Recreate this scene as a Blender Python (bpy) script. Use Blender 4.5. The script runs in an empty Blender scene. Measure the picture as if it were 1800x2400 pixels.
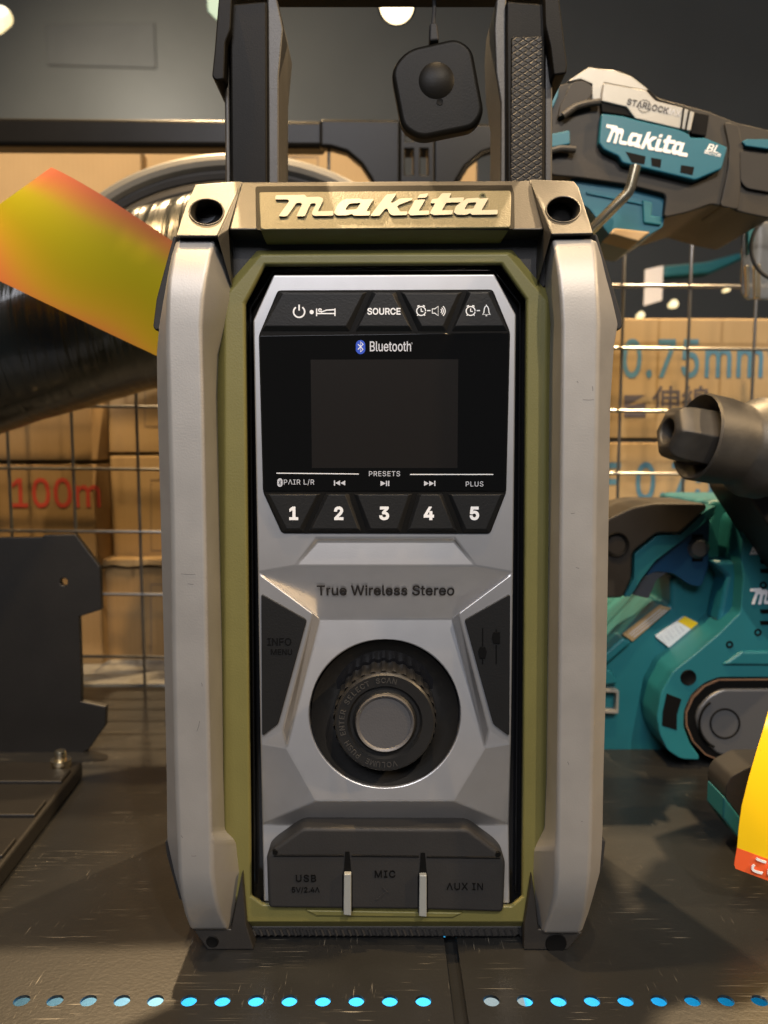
import bpy, bmesh, math, random
from mathutils import Vector, Matrix
from mathutils.geometry import delaunay_2d_cdt
random.seed(7)
R = math.radians
SC = bpy.context.scene
COL = SC.collection

# ------------------------------------------------------------------ camera, world, lamps, exposure
CAM_H = 0.2055
PITCH = R(5.0)
FPX = 1803.0
cd = bpy.data.cameras.new('camera'); cam = bpy.data.objects.new('camera', cd); COL.objects.link(cam)
cam.location = (0, 0, CAM_H); cam.rotation_euler = (R(90) - PITCH, 0, 0)
cd.sensor_fit = 'VERTICAL'; cd.sensor_height = 36.0; cd.lens = FPX / 2400 * 36.0
cd.clip_start = 0.01; cd.clip_end = 60
cd.dof.use_dof = True; cd.dof.focus_distance = 0.295; cd.dof.aperture_fstop = 12
SC.camera = cam
w = bpy.data.worlds.new('World'); SC.world = w; w.use_nodes = True
w.node_tree.nodes['Background'].inputs[0].default_value = (0.75, 0.85, 1.0, 1)
w.node_tree.nodes['Background'].inputs[1].default_value = 0.055

def lamp(name, kind, loc, target, energy, color, size=0.05, spot=60, blend=0.5):
    d = bpy.data.lights.new(name, kind); d.energy = energy; d.color = color
    if kind == 'SPOT':
        d.spot_size = R(spot); d.spot_blend = blend; d.shadow_soft_size = size
    elif kind == 'AREA':
        d.size = size
    else:
        d.shadow_soft_size = size
    o = bpy.data.objects.new(name, d); COL.objects.link(o)
    o.location = loc
    o.rotation_euler = (Vector(target) - Vector(loc)).to_track_quat('-Z', 'Y').to_euler()
    return o
WARM = (1.0, 0.70, 0.38)
lamp('ceiling_spot_back_left', 'SPOT', (-0.45, 1.40, 1.90), (0, 0.30, 0.05), 260, WARM, 0.02, 40)
lamp('ceiling_spot_back_right', 'SPOT', (0.75, 1.30, 1.80), (0.05, 0.32, 0.05), 190, WARM, 0.02, 40)
lamp('ceiling_spot_overhead', 'SPOT', (0.10, 0.02, 1.55), (0, 0.34, 0.2), 36, WARM, 0.02, 50)
lamp('ceiling_spot_front_right', 'SPOT', (0.36, -0.70, 1.20), (0, 0.35, 0.15), 44, (1.0, 0.87, 0.70), 0.02, 60)
lamp('ceiling_spot_right', 'SPOT', (1.25, -0.15, 1.0), (0, 0.33, 0.15), 60, WARM, 0.03, 40)
lamp('cool_front_light', 'AREA', (-0.25, -1.2, 1.30), (0, 0.35, 0.15), 23, (0.91, 0.92, 1.0), 0.7)  # soft cool light from the camera side, its source unseen
lamp('box_spot', 'SPOT', (-0.25, 0.25, 1.30), (-0.1, 0.80, 0.15), 66, (1.0, 0.66, 0.30), 0.015, 62)
lamp('under_shelf_fill', 'AREA', (0.0, 0.38, -0.012), (0, 0.379, -0.12), 0.85, (0.85, 0.95, 1.0), 0.25)  # added unseen lamp that brightens the cyan card below the holes
lamp('wall_wash', 'SPOT', (-1.0, 1.5, 1.6), (-0.6, 2.4, 0.9), 45, (1.0, 0.93, 0.78), 0.05, 110, 1.0)

SC.view_settings.view_transform = 'Standard'; SC.view_settings.look = 'None'
SC.view_settings.exposure = 0.0; SC.view_settings.gamma = 1.0
SC.view_settings.use_curve_mapping = False
SC.render.engine = 'CYCLES'
SC.cycles.use_denoising = True
SC.cycles.max_bounces = 6
SC.cycles.sample_clamp_indirect = 4.0
SC.cycles.caustics_reflective = False; SC.cycles.caustics_refractive = False

# ------------------------------------------------------------------ helpers
SIN, COS = math.sin(PITCH), math.cos(PITCH)
def P(px, py, Y):
    """a point of the photograph set at its own distance Y in front of the lens"""
    a = (px - 900) / FPX; b = (1200 - py) / FPX
    t = Y / (COS + b * SIN)
    return Vector((a * t, Y, CAM_H + t * (-SIN + b * COS)))
def T(px, py, z=0.0):
    """a point of the photograph lying at height z on the shelf"""
    a = (px - 900) / FPX; b = (1200 - py) / FPX
    t = (z - CAM_H) / (-SIN + b * COS)
    return Vector((a * t, t * (COS + b * SIN), z))
def S(Y): return Y / FPX          # metres per photo pixel at distance Y

WPOS = {}
def wpos(o): return WPOS.get(o.name, Vector((0, 0, 0))) if o else Vector((0, 0, 0))
def empty(name, loc, label, cat, group=None):
    o = bpy.data.objects.new(name, None); COL.objects.link(o); o.location = loc
    o.empty_display_size = 0.02
    WPOS[o.name] = Vector(loc); tag(o, label, cat, group); return o
def tag(o, label, cat=None, group=None, kind=None):
    o['label'] = label
    if cat: o['category'] = cat
    if group: o['group'] = group
    if kind: o['kind'] = kind
    return o
def finish(name, me, mat, parent, bevel=0.0, seg=2, smooth=True, ang=35):
    """link one mesh as one object, its origin at its own centre"""
    vs = [v.co for v in me.vertices]
    c = Vector([(min(v[i] for v in vs) + max(v[i] for v in vs)) / 2 for i in range(3)])
    me.transform(Matrix.Translation(-c))
    o = bpy.data.objects.new(name, me); COL.objects.link(o)
    if mat: me.materials.append(mat)
    o.parent = parent; o.location = c - wpos(parent); WPOS[o.name] = c
    if smooth:
        for p in me.polygons: p.use_smooth = True
    if bevel > 0:
        m = o.modifiers.new('bevel', 'BEVEL'); m.width = bevel; m.segments = seg
        m.limit_method = 'ANGLE'; m.angle_limit = R(ang); m.harden_normals = smooth
    elif smooth:
        me.set_sharp_from_angle(angle=R(ang))
    return o
def from_bm(name, bm, mat, parent, **k):
    bmesh.ops.recalc_face_normals(bm, faces=bm.faces)
    me = bpy.data.meshes.new(name); bm.to_mesh(me); bm.free()
    return finish(name, me, mat, parent, **k)
def round_pts(pts, r, n=4):
    """round the corners of a 2D polygon"""
    if r <= 0: return pts
    out = []; N = len(pts)
    for i in range(N):
        p0 = Vector(pts[i - 1]); p1 = Vector(pts[i]); p2 = Vector(pts[(i + 1) % N])
        a = p0 - p1; b = p2 - p1
        d = min(r, a.length * .45, b.length * .45)
        if d < 1e-6: out.append(tuple(p1)); continue
        s = p1 + a.normalized() * d; e = p1 + b.normalized() * d
        for k in range(n + 1):
            t = k / n
            q = s * (1 - t) ** 2 + p1 * 2 * t * (1 - t) + e * t * t
            out.append(tuple(q))
    return out
def solid(name, front, back_vec, mat, parent, holes=(), **k):
    """a face (with holes) given by 3D points and extruded by a vector"""
    bm = bmesh.new(); edges = []
    for loop in [front] + list(holes):
        vs = [bm.verts.new(p) for p in loop]
        for i in range(len(vs)): edges.append(bm.edges.new((vs[i], vs[(i + 1) % len(vs)])))
    if holes:
        bmesh.ops.triangle_fill(bm, use_beauty=True, use_dissolve=False, edges=edges)
    else:
        bm.faces.new(bm.verts)
    if back_vec is not None:
        g = bmesh.ops.extrude_face_region(bm, geom=list(bm.faces))
        bmesh.ops.translate(bm, vec=Vector(back_vec), verts=[v for v in g['geom'] if isinstance(v, bmesh.types.BMVert)])
    return from_bm(name, bm, mat, parent, **k)
def slab(name, pts, Y, depth, mat, parent, bevel=0.0005, seg=2, rc=0, holes=(), tilt=None, **k):
    """a traced outline set upright at distance Y, with its real thickness"""
    pts = round_pts(pts, rc)
    def pt(p):
        y = Y if len(p) < 3 else p[2]
        if tilt: y = tilt(p[1])
        return P(p[0], p[1], y)
    hs = [[pt(p) for p in h] for h in holes]
    return solid(name, [pt(p) for p in pts], (0, depth, 0), mat, parent, holes=hs, bevel=bevel, seg=seg, **k)
def faces3(name, verts, faces, mat, parent, bevel=0, **k):
    bm = bmesh.new(); vs = [bm.verts.new(P(*v) if len(v) == 3 and not isinstance(v, Vector) else v) for v in verts]
    for f in faces: bm.faces.new([vs[i] for i in f])
    return from_bm(name, bm, mat, parent, bevel=bevel, **k)
def loft(name, secs, mat, parent, **k):
    """closed cross-sections joined one to the next"""
    bm = bmesh.new(); rows = [[bm.verts.new(p) for p in s] for s in secs]; n = len(rows[0])
    for a, b in zip(rows, rows[1:]):
        for i in range(n): bm.faces.new((a[i], a[(i + 1) % n], b[(i + 1) % n], b[i]))
    bm.faces.new(rows[0]); bm.faces.new(rows[-1])
    return from_bm(name, bm, mat, parent, **k)
def frame_of(n):
    n = Vector(n).normalized(); up = Vector((0, 0, 1)) if abs(n.z) < .95 else Vector((0, 1, 0))
    u = up.cross(n).normalized(); v = n.cross(u); return u, v, n
def lathe(name, c, prof, mat, parent, axis=(0, -1, 0), seg=64, rmod=None, **k):
    """profile of (radius, height) turned about an axis"""
    u, v, n = frame_of(axis); c = Vector(c); bm = bmesh.new(); rows = []
    for j, (r, h) in enumerate(prof):
        if r < 1e-7: rows.append([bm.verts.new(c + n * h)]); continue
        row = []
        for i in range(seg):
            a = 2 * math.pi * i / seg; rr = r * (rmod(i, j) if rmod else 1)
            row.append(bm.verts.new(c + u * (rr * math.cos(a)) + v * (rr * math.sin(a)) + n * h))
        rows.append(row)
    for A, B in zip(rows, rows[1:]):
        for i in range(seg):
            j = (i + 1) % seg
            if len(A) == 1 and len(B) == 1: continue
            if len(A) == 1: bm.faces.new((A[0], B[j], B[i]))
            elif len(B) == 1: bm.faces.new((A[i], A[j], B[0]))
            else: bm.faces.new((A[i], A[j], B[j], B[i]))
    return from_bm(name, bm, mat, parent, **k)
def font_curve(body, align='CENTER', space=1.0, shear=0.0):
    cu = bpy.data.curves.new('tmp', 'FONT'); cu.body = body; cu.align_x = align; cu.space_character = space; cu.shear = shear
    if FONT and max(map(ord, body)) < 0x2000: cu.font = FONT
    return cu
def glyph_loops(cu, res=3):
    """letter outlines as closed 2D loops"""
    cu.fill_mode = 'NONE'; cu.resolution_u = res; me = curve_mesh(cu)
    nb = {}
    for e in me.edges:
        a, b = e.vertices; nb.setdefault(a, []).append(b); nb.setdefault(b, []).append(a)
    co = [(v.co.x, v.co.y) for v in me.vertices]; seen = set(); loops = []
    for st in range(len(co)):
        if st in seen or st not in nb: continue
        L = []; cur, prev = st, None
        while cur not in seen:
            seen.add(cur); L.append(co[cur])
            nx = [q for q in nb[cur] if q != prev and q not in seen]
            prev, cur = cur, (nx[0] if nx else st)
        if len(L) > 2: loops.append(L)
    # keep the drawing direction the edges were stored in
    bpy.data.meshes.remove(me); return loops
def area2(L): return sum(a[0] * b[1] - b[0] * a[1] for a, b in zip(L, L[1:] + L[:1])) / 2
def inside(p, L):
    c = False
    for a, b in zip(L, L[1:] + L[:1]):
        if (a[1] > p[1]) != (b[1] > p[1]) and p[0] < (b[0] - a[0]) * (p[1] - a[1]) / (b[1] - a[1]) + a[0]: c = not c
    return c
def grow(L, d):
    """move a counter-clockwise outline outwards by d"""
    out = []; n = len(L)
    for i in range(n):
        p, q, r = Vector(L[i - 1]), Vector(L[i]), Vector(L[(i + 1) % n]); e1, e2 = q - p, r - q
        if e1.length < 1e-7 or e2.length < 1e-7: out.append(L[i]); continue
        e1.normalize(); e2.normalize(); n1, n2 = Vector((e1.y, -e1.x)), Vector((e2.y, -e2.x)); m = n1 + n2
        if m.length < .3: m = n1; k = 1
        else: m.normalize(); k = 1 / max(.6, m.dot(n1))
        out.append((q.x + m.x * d * k, q.y + m.y * d * k))
    return out
def winding(p, L):
    wn = 0
    for a, b in zip(L, L[1:] + L[:1]):
        s = (b[0] - a[0]) * (p[1] - a[1]) - (p[0] - a[0]) * (b[1] - a[1])
        if a[1] <= p[1] < b[1] and s > 0: wn += 1
        elif b[1] <= p[1] < a[1] and s < 0: wn -= 1
    return wn
def tidy(L):
    out = []
    for p in L:
        if not out or math.hypot(p[0] - out[-1][0], p[1] - out[-1][1]) > .004: out.append(p)
    while len(out) > 2 and math.hypot(out[0][0] - out[-1][0], out[0][1] - out[-1][1]) < .004: out.pop()
    return out
def letter_mesh(cu, bold=0.0, res=3):
    """solid letters half a unit thick each way; overlapping strokes of a letter are merged"""
    loops = [tidy(L) for L in glyph_loops(cu, res)]
    loops = [L if area2(L) > 0 else L[::-1] for L in loops if len(L) > 2 and abs(area2(L)) > 1e-6]
    holes = [any(k != i and abs(area2(O)) > abs(area2(L)) and all(winding(p, O) for p in L[::max(1, len(L) // 8)]) for k, O in enumerate(loops)) for i, L in enumerate(loops)]
    loops = [grow(L, -bold if h else bold) for L, h in zip(loops, holes)]
    pts, edges = [], []
    for L in loops:
        o = len(pts); pts += [Vector(p) for p in L]; edges += [(o + k, o + (k + 1) % len(L)) for k in range(len(L))]
    vs, _, fs, *_r = delaunay_2d_cdt(pts, edges, [], 0, 1e-5)
    boxes = [(min(p[0] for p in L), max(p[0] for p in L), L, h) for L, h in zip(loops, holes)]
    bm = bmesh.new(); V_ = [bm.verts.new((v.x, v.y, .5)) for v in vs]
    for f in fs:
        cx = sum(vs[k].x for k in f) / len(f); cy = sum(vs[k].y for k in f) / len(f); near = [(L, h) for x0, x1, L, h in boxes if x0 <= cx <= x1]
        if any(not h and winding((cx, cy), L) for L, h in near) and not any(h and winding((cx, cy), L) for L, h in near):
            try: bm.faces.new([V_[k] for k in f])
            except ValueError: pass
    bmesh.ops.delete(bm, geom=[v for v in bm.verts if not v.link_faces], context='VERTS')
    g = bmesh.ops.extrude_face_region(bm, geom=list(bm.faces))
    bmesh.ops.translate(bm, vec=(0, 0, -1), verts=[x for x in g['geom'] if isinstance(x, bmesh.types.BMVert)])
    bmesh.ops.recalc_face_normals(bm, faces=bm.faces)
    me = bpy.data.meshes.new('letters'); bm.to_mesh(me); bm.free(); return me
def curve_mesh(cu):
    o = bpy.data.objects.new('tmp', cu); COL.objects.link(o)
    me = bpy.data.meshes.new_from_object(o)
    bpy.data.objects.remove(o); bpy.data.curves.remove(cu); return me
def tube(name, lines, r, mat, parent, closed=False, smooth=False, res=3):
    cu = bpy.data.curves.new('tmp', 'CURVE'); cu.dimensions = '3D'; cu.bevel_depth = r; cu.bevel_resolution = res; cu.use_fill_caps = True
    for L in lines:
        if smooth:
            s = cu.splines.new('NURBS'); s.order_u = 3; s.use_endpoint_u = not closed; s.resolution_u = 8
        else:
            s = cu.splines.new('POLY')
        s.points.add(len(L) - 1); s.use_cyclic_u = closed
        for q, p in zip(s.points, L): q.co = (*p, 1)
    return finish(name, curve_mesh(cu), mat, parent)
def strokes(name, lines, Y, wpx, mat, parent, closed=()):
    """a printed or moulded line sign drawn by thin rounded strokes"""
    cu = bpy.data.curves.new('tmp', 'CURVE'); cu.dimensions = '3D'; cu.bevel_depth = wpx * .5 * S(Y); cu.bevel_resolution = 1; cu.use_fill_caps = True
    for i, L in enumerate(lines):
        s = cu.splines.new('POLY'); s.points.add(len(L) - 1); s.use_cyclic_u = i in closed
        for q, p in zip(s.points, L): q.co = (*P(p[0], p[1], Y), 1)
    me = curve_mesh(cu)
    for v in me.vertices: v.co.y = Y + (v.co.y - Y) * .35
    return finish(name, me, mat, parent)
def arc(cx, cy, r, a0, a1, n=20, ry=None):
    ry = ry or r
    return [(cx + r * math.cos(R(a0 + (a1 - a0) * i / n)), cy - ry * math.sin(R(a0 + (a1 - a0) * i / n))) for i in range(n + 1)]
def circ(cx, cy, r, n=28, ry=None): return arc(cx, cy, r, 0, 360 - 360 / n, n - 1, ry)
import os
try:
    FONT = bpy.data.fonts.load(os.path.join(bpy.utils.system_resource('DATAFILES'), 'fonts', 'Inter.woff2'))
except Exception:
    FONT = None
CAP = max(p[1] for L in glyph_loops(font_curve('H')) for p in L)
def text(name, body, px, py, cap, Y, mat, parent, bold=0.0, rot=0.0, shear=0.0, sx=1.0, align='CENTER', tilt=0.0, ext=0.00008, space=1.0):
    """lettering on an upright surface; px, py is its baseline anchor, cap its letter height in photo pixels"""
    me = letter_mesh(font_curve(body, align, space, shear), bold); k = cap * S(Y) / CAP; a = P(px, py, Y); c, s = math.cos(R(rot)), math.sin(R(rot))
    for v in me.vertices:
        x, y, z = v.co; x *= k * sx; y *= k
        x, y = x * c - y * s, x * s + y * c
        v.co = (a.x + x, Y - z * 2 * ext + tilt * (y - cap * S(Y) * .5), a.z + y)
    return finish(name, me, mat, parent, smooth=False)
# outlines of the maker's script lettering, traced from the badge
LOGO = [[(175,106),(352,102),(360,117),(436,114),(462,124),(460,140),(428,203),(524,200),(524,228),(405,230),(392,215),(418,160),(412,152),(385,155),(350,232),(300,232),(335,160),(328,150),(298,152),(243,232),(192,232),(258,140),(250,130),(172,130)],
 [(575,138),(600,127),(688,125),(695,131),(768,127),(722,200),(746,203),(742,228),(645,228),(637,217),(602,227),(545,227),(526,212),(548,165)],
 [(620,155),(690,150),(665,190),(600,195),(597,185)],
 [(845,100),(905,95),(868,150),(882,151),(925,125),(1002,122),(1000,132),(918,163),(908,173),(926,204),(972,203),(968,224),(882,227),(862,215),(850,184),(835,187),(802,229),(748,230),(750,224)],
 [(1045,100),(1098,93),(1085,118),(1030,122)],
 [(1015,134),(1080,130),(1038,200),(1104,197),(1100,222),(990,227),(974,212),(1000,165)],
 [(1180,93),(1238,92),(1222,122),(1315,118),(1305,146),(1205,150),(1178,197),(1248,195),(1242,221),(1130,225),(1106,212),(1140,152),(1110,154),(1120,128),(1154,126)],
 [(1295,148),(1330,125),(1400,121),(1408,127),(1462,122),(1418,196),(1517,193),(1515,221),(1360,223),(1352,213),(1325,223),(1272,223),(1250,208),(1265,170)],
 [(1338,150),(1390,147),(1370,186),(1320,190),(1318,182)]]
def logo(name, fn, thick, mat, parent, bevel=0.0):
    """script lettering; fn turns badge units into 3D points"""
    cu = bpy.data.curves.new('tmp', 'CURVE'); cu.dimensions = '2D'; cu.fill_mode = 'BOTH'; cu.extrude = 0.5
    for L in LOGO:
        L = round_pts(L, 7, 2)
        s = cu.splines.new('POLY'); s.points.add(len(L) - 1); s.use_cyclic_u = True
        for q, p in zip(s.points, L): q.co = (p[0] / 1000, -p[1] / 1000, 0, 1)
    me = curve_mesh(cu)
    for v in me.vertices:
        p = fn(v.co.x * 1000, -v.co.y * 1000); f = v.co.z + .5      # f 1 = front
        v.co = p + Vector((0, -thick * f, 0))
    bm = bmesh.new(); bm.from_mesh(me); bmesh.ops.remove_doubles(bm, verts=bm.verts, dist=1e-6)
    bpy.data.meshes.remove(me)
    return from_bm(name, bm, mat, parent, smooth=False)

# ------------------------------------------------------------------ materials
def mat(name, col, rough=.5, metal=0.0, bump=None, var=0.0, vscale=30, spec=.5, coat=0.0, emit=None, trans=0.0, rvar=0.0):
    m = bpy.data.materials.new(name); m.use_nodes = True; nt = m.node_tree; b = nt.nodes['Principled BSDF']
    b.inputs['Base Color'].default_value = (*col, 1); b.inputs['Roughness'].default_value = rough
    b.inputs['Metallic'].default_value = metal; b.inputs['Specular IOR Level'].default_value = spec
    b.inputs['Coat Weight'].default_value = coat
    if trans: b.inputs['Transmission Weight'].default_value = trans
    tc = nt.nodes.new('ShaderNodeTexCoord')
    if emit:
        b.inputs['Emission Color'].default_value = (*emit[0], 1); b.inputs['Emission Strength'].default_value = emit[1]
    if var or rvar:
        n = nt.nodes.new('ShaderNodeTexNoise'); n.inputs['Scale'].default_value = vscale; n.inputs['Detail'].default_value = 6
        nt.links.new(tc.outputs['Object'], n.inputs['Vector'])
        if var:
            r = nt.nodes.new('ShaderNodeValToRGB')
            r.color_ramp.elements[0].position = .3; r.color_ramp.elements[1].position = .7
            r.color_ramp.elements[0].color = (*[c * (1 - var) for c in col], 1)
            r.color_ramp.elements[1].color = (*[min(1, c * (1 + var)) for c in col], 1)
            nt.links.new(n.outputs['Fac'], r.inputs['Fac']); nt.links.new(r.outputs['Color'], b.inputs['Base Color'])
        if rvar:
            mr = nt.nodes.new('ShaderNodeMapRange'); mr.inputs[3].default_value = rough - rvar; mr.inputs[4].default_value = rough + rvar
            nt.links.new(n.outputs['Fac'], mr.inputs[0]); nt.links.new(mr.outputs[0], b.inputs['Roughness'])
    if bump:
        n2 = nt.nodes.new('ShaderNodeTexNoise'); n2.inputs['Scale'].default_value = bump[0]; n2.inputs['Detail'].default_value = 3
        bp = nt.nodes.new('ShaderNodeBump'); bp.inputs['Strength'].default_value = bump[1]; bp.inputs['Distance'].default_value = bump[2] if len(bump) > 2 else .0003
        nt.links.new(tc.outputs['Object'], n2.inputs['Vector']); nt.links.new(n2.outputs['Fac'], bp.inputs['Height']); nt.links.new(bp.outputs['Normal'], b.inputs['Normal'])
    return m
GRAIN = (1400, .35, .0002)
M = dict(
  guard=mat('grey_rubber_paint', (.365, .35, .33), .5, .5, (1500, .3, .00015), .05, 60, rvar=.06),
  silver=mat('silver_paint', (.56, .55, .548), .40, .8, (2200, .2, .0001), .03, 90),
  olive=mat('olive_plastic', (.150, .135, .040), .5, 0, GRAIN, .05, 60),
  char=mat('charcoal_plastic', (.022, .020, .018), .5, 0, GRAIN, .1, 70, spec=.35),
  cap=mat('charcoal_cap', (.052, .047, .040), .45, .15, GRAIN, .1, 70),
  black=mat('black_plastic', (.0075, .0068, .0058), .45, 0, (1600, .25, .0002), .1, 60, spec=.1),
  rubber=mat('black_rubber', (.024, .023, .0225), .6, 0, GRAIN, .1, 50, spec=.3),
  gloss=mat('gloss_black', (.008, .008, .009), .12, 0, spec=.5),
  button=mat('button_rubber', (.010, .010, .010), .5, 0, GRAIN, .08, 60, spec=.3),
  glass=mat('display_glass', (.004, .004, .004), .09, 0, spec=.4),
  lcd=mat('display_off', (.012, .0105, .0095), .2, 0, spec=.5),
  knob=mat('knob_plastic', (.013, .0125, .012), .4, 0, (1500, .2, .0002), .1, 60),
  knobtop=mat('knob_cap', (.105, .102, .104), .45, .3, GRAIN, .05, 60),
  white=mat('white_print', (.82, .82, .82), .5),
  greyp=mat('grey_print', (.55, .56, .60), .5),
  dkprint=mat('dark_print', (.03, .025, .022), .5),
  moss=mat('moulded_dark', (.004, .004, .004), .6, spec=.1),
  blueb=mat('blue_badge', (.02, .07, .5), .4),
  teal=mat('teal_plastic', (.007, .11, .165), .42, 0, GRAIN, .06, 40),
  tealg=mat('teal_green_plastic', (.013, .14, .165), .45, 0, GRAIN, .06, 40),
  blue=mat('trigger_blue', (.004, .055, .13), .45, 0, GRAIN),
  toolblk=mat('tool_black_rubber', (.030, .026, .021), .5, 0, GRAIN, .12, 50, spec=.3),
  toolslv=mat('tool_silver', (.34, .33, .30), .42, .35, GRAIN, .05, 40),
  chrome=mat('chrome', (.80, .70, .50), .24, 1.0),
  steel=mat('dark_steel', (.068, .062, .053), .5, .35, (300, .25, .0004), .25, 60, rvar=.1),
  wire=mat('black_wire', (.22, .215, .205), .28, .85),
  rack=mat('black_powder_coat', (.0075, .007, .006), .30, 0, (900, .15, .0002), .1, 40, spec=.12),
  plate=mat('black_sheet_metal', (.009, .008, .007), .5, 0, (500, .2, .0003), .15, 40),
  yellow=mat('yellow_card', (.80, .52, .008), .28, 0, coat=.3),
  orange=mat('orange_card', (.80, .115, .03), .28, 0, coat=.3),
  paper=mat('white_card', (.7, .72, .74), .5),
  blueprint=mat('blue_box_print', (.07, .19, .28), .7),
  redprint=mat('red_box_print', (.46, .055, .035), .7),
  darkbox=mat('dark_box_print', (.09, .075, .085), .7),
  brown=mat('sanding_belt', (.22, .115, .06), .8, 0, (2500, .8, .0004)),
  gunmetal=mat('gunmetal', (.11, .115, .125), .35, .4, GRAIN),
  ledge=mat('grey_ledge', (.28, .27, .245), .6, 0, (400, .4, .0004), .2, 120),
  tan=mat('tan_bounce_and_label', (.40, .27, .13), .5, 0, GRAIN, .1, 30),  # painted bounce light on the tool underside; also the rating label colour
  tagblk=mat('tag_plastic', (.007, .0063, .005), .42, 0, (1200, .2, .0002), .1, 40, spec=.12),
  ringtext=mat('faint_moulded_words', (.045, .042, .038), .4, 0, GRAIN),
  tab=mat('grey_tab', (.27, .28, .265), .45, .1, GRAIN),
  hosegrey=mat('grey_hose', (.13, .125, .11), .45, 0, GRAIN, .1, 30),
  lampglow=mat('lamp_glow', (1, 1, 1), .5, emit=((1.0, .78, .45), 6)),
  lampglow2=mat('far_lamp_glow', (1, 1, 1), .5, emit=((1.0, .78, .38), 1.6)),
  cyan=mat('cyan_card', (.0, .30, .60), .6),
  palec=mat('pale_cyan_card', (.28, .48, .52), .6),
)
def cardboard(name, col):
    m = mat(name, col, .75, 0, (220, .3, .0005), .07, 14, spec=.25); nt = m.node_tree
    b = nt.nodes['Principled BSDF']; tc = [n for n in nt.nodes if n.type == 'TEX_COORD'][0]
    wv = nt.nodes.new('ShaderNodeTexWave'); wv.inputs['Scale'].default_value = 60; wv.bands_direction = 'X'; wv.inputs['Distortion'].default_value = 1
    nt.links.new(tc.outputs['Object'], wv.inputs['Vector'])
    bp = nt.nodes.new('ShaderNodeBump'); bp.inputs['Strength'].default_value = .12; bp.inputs['Distance'].default_value = .0006
    nt.links.new(wv.outputs['Fac'], bp.inputs['Height']); nt.links.new(bp.outputs['Normal'], b.inputs['Normal'])
    return m
M['card'] = cardboard('cardboard', (.40, .285, .15)); M['card2'] = cardboard('dull_cardboard', (.30, .20, .095))
def shelf_material():
    m = mat('scratched_black_steel', (.0155, .0155, .0152), .34, .0, (700, .22, .0003), .25, 18, spec=.55)
    nt = m.node_tree; b = nt.nodes['Principled BSDF']; tc = [n for n in nt.nodes if n.type == 'TEX_COORD'][0]
    base = b.inputs['Base Color'].links[0].from_socket
    def scratch(scale, rot, lo, hi, big):
        mp = nt.nodes.new('ShaderNodeMapping'); mp.inputs['Scale'].default_value = scale; mp.inputs['Rotation'].default_value = (0, 0, R(rot))
        nt.links.new(tc.outputs['Object'], mp.inputs['Vector'])
        n = nt.nodes.new('ShaderNodeTexNoise'); n.inputs['Scale'].default_value = 1; n.inputs['Detail'].default_value = 1.5
        nt.links.new(mp.outputs[0], n.inputs['Vector'])
        r = nt.nodes.new('ShaderNodeMapRange'); r.inputs[1].default_value = lo; r.inputs[2].default_value = hi; nt.links.new(n.outputs['Fac'], r.inputs[0])
        n2 = nt.nodes.new('ShaderNodeTexNoise'); n2.inputs['Scale'].default_value = big; nt.links.new(tc.outputs['Object'], n2.inputs['Vector'])
        r2 = nt.nodes.new('ShaderNodeMapRange'); r2.inputs[1].default_value = .56; r2.inputs[2].default_value = .78; nt.links.new(n2.outputs['Fac'], r2.inputs[0])
        mu = nt.nodes.new('ShaderNodeMath'); mu.operation = 'MULTIPLY'; nt.links.new(r.outputs[0], mu.inputs[0]); nt.links.new(r2.outputs[0], mu.inputs[1])
        return mu.outputs[0]
    outs = [scratch((25, 1500, 1), 4, .62, .70, 22), scratch((60, 1300, 1), -28, .64, .72, 30), scratch((1500, 90, 1), 10, .66, .73, 34), scratch((700, 700, 1), 0, .72, .78, 12)]
    acc = outs[0]
    for s in outs[1:]:
        mx = nt.nodes.new('ShaderNodeMath'); mx.operation = 'MAXIMUM'; nt.links.new(acc, mx.inputs[0]); nt.links.new(s, mx.inputs[1]); acc = mx.outputs[0]
    mix = nt.nodes.new('ShaderNodeMix'); mix.data_type = 'RGBA'; nt.links.new(acc, mix.inputs[0]); nt.links.new(base, mix.inputs[6]); mix.inputs[7].default_value = (.26, .24, .20, 1)
    nt.links.new(mix.outputs[2], b.inputs['Base Color'])
    return m
M['shelf'] = shelf_material()
def film_material():
    m = mat('black_wrapped_film', (.010, .012, .010), .26, 0, None, 0); nt = m.node_tree; b = nt.nodes['Principled BSDF']
    tc = [n for n in nt.nodes if n.type == 'TEX_COORD'][0]
    mp = nt.nodes.new('ShaderNodeMapping'); mp.inputs['Scale'].default_value = (170, 10, 14); mp.inputs['Rotation'].default_value = (0, .25, .1)
    nt.links.new(tc.outputs['Object'], mp.inputs['Vector'])
    n = nt.nodes.new('ShaderNodeTexNoise'); n.inputs['Scale'].default_value = 1; n.inputs['Detail'].default_value = 4; nt.links.new(mp.outputs[0], n.inputs['Vector'])
    bp = nt.nodes.new('ShaderNodeBump'); bp.inputs['Strength'].default_value = .8; bp.inputs['Distance'].default_value = .0025
    nt.links.new(n.outputs['Fac'], bp.inputs['Height']); nt.links.new(bp.outputs['Normal'], b.inputs['Normal'])
    b.inputs['Coat Weight'].default_value = .15
    return m
M['film'] = film_material()
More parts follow.
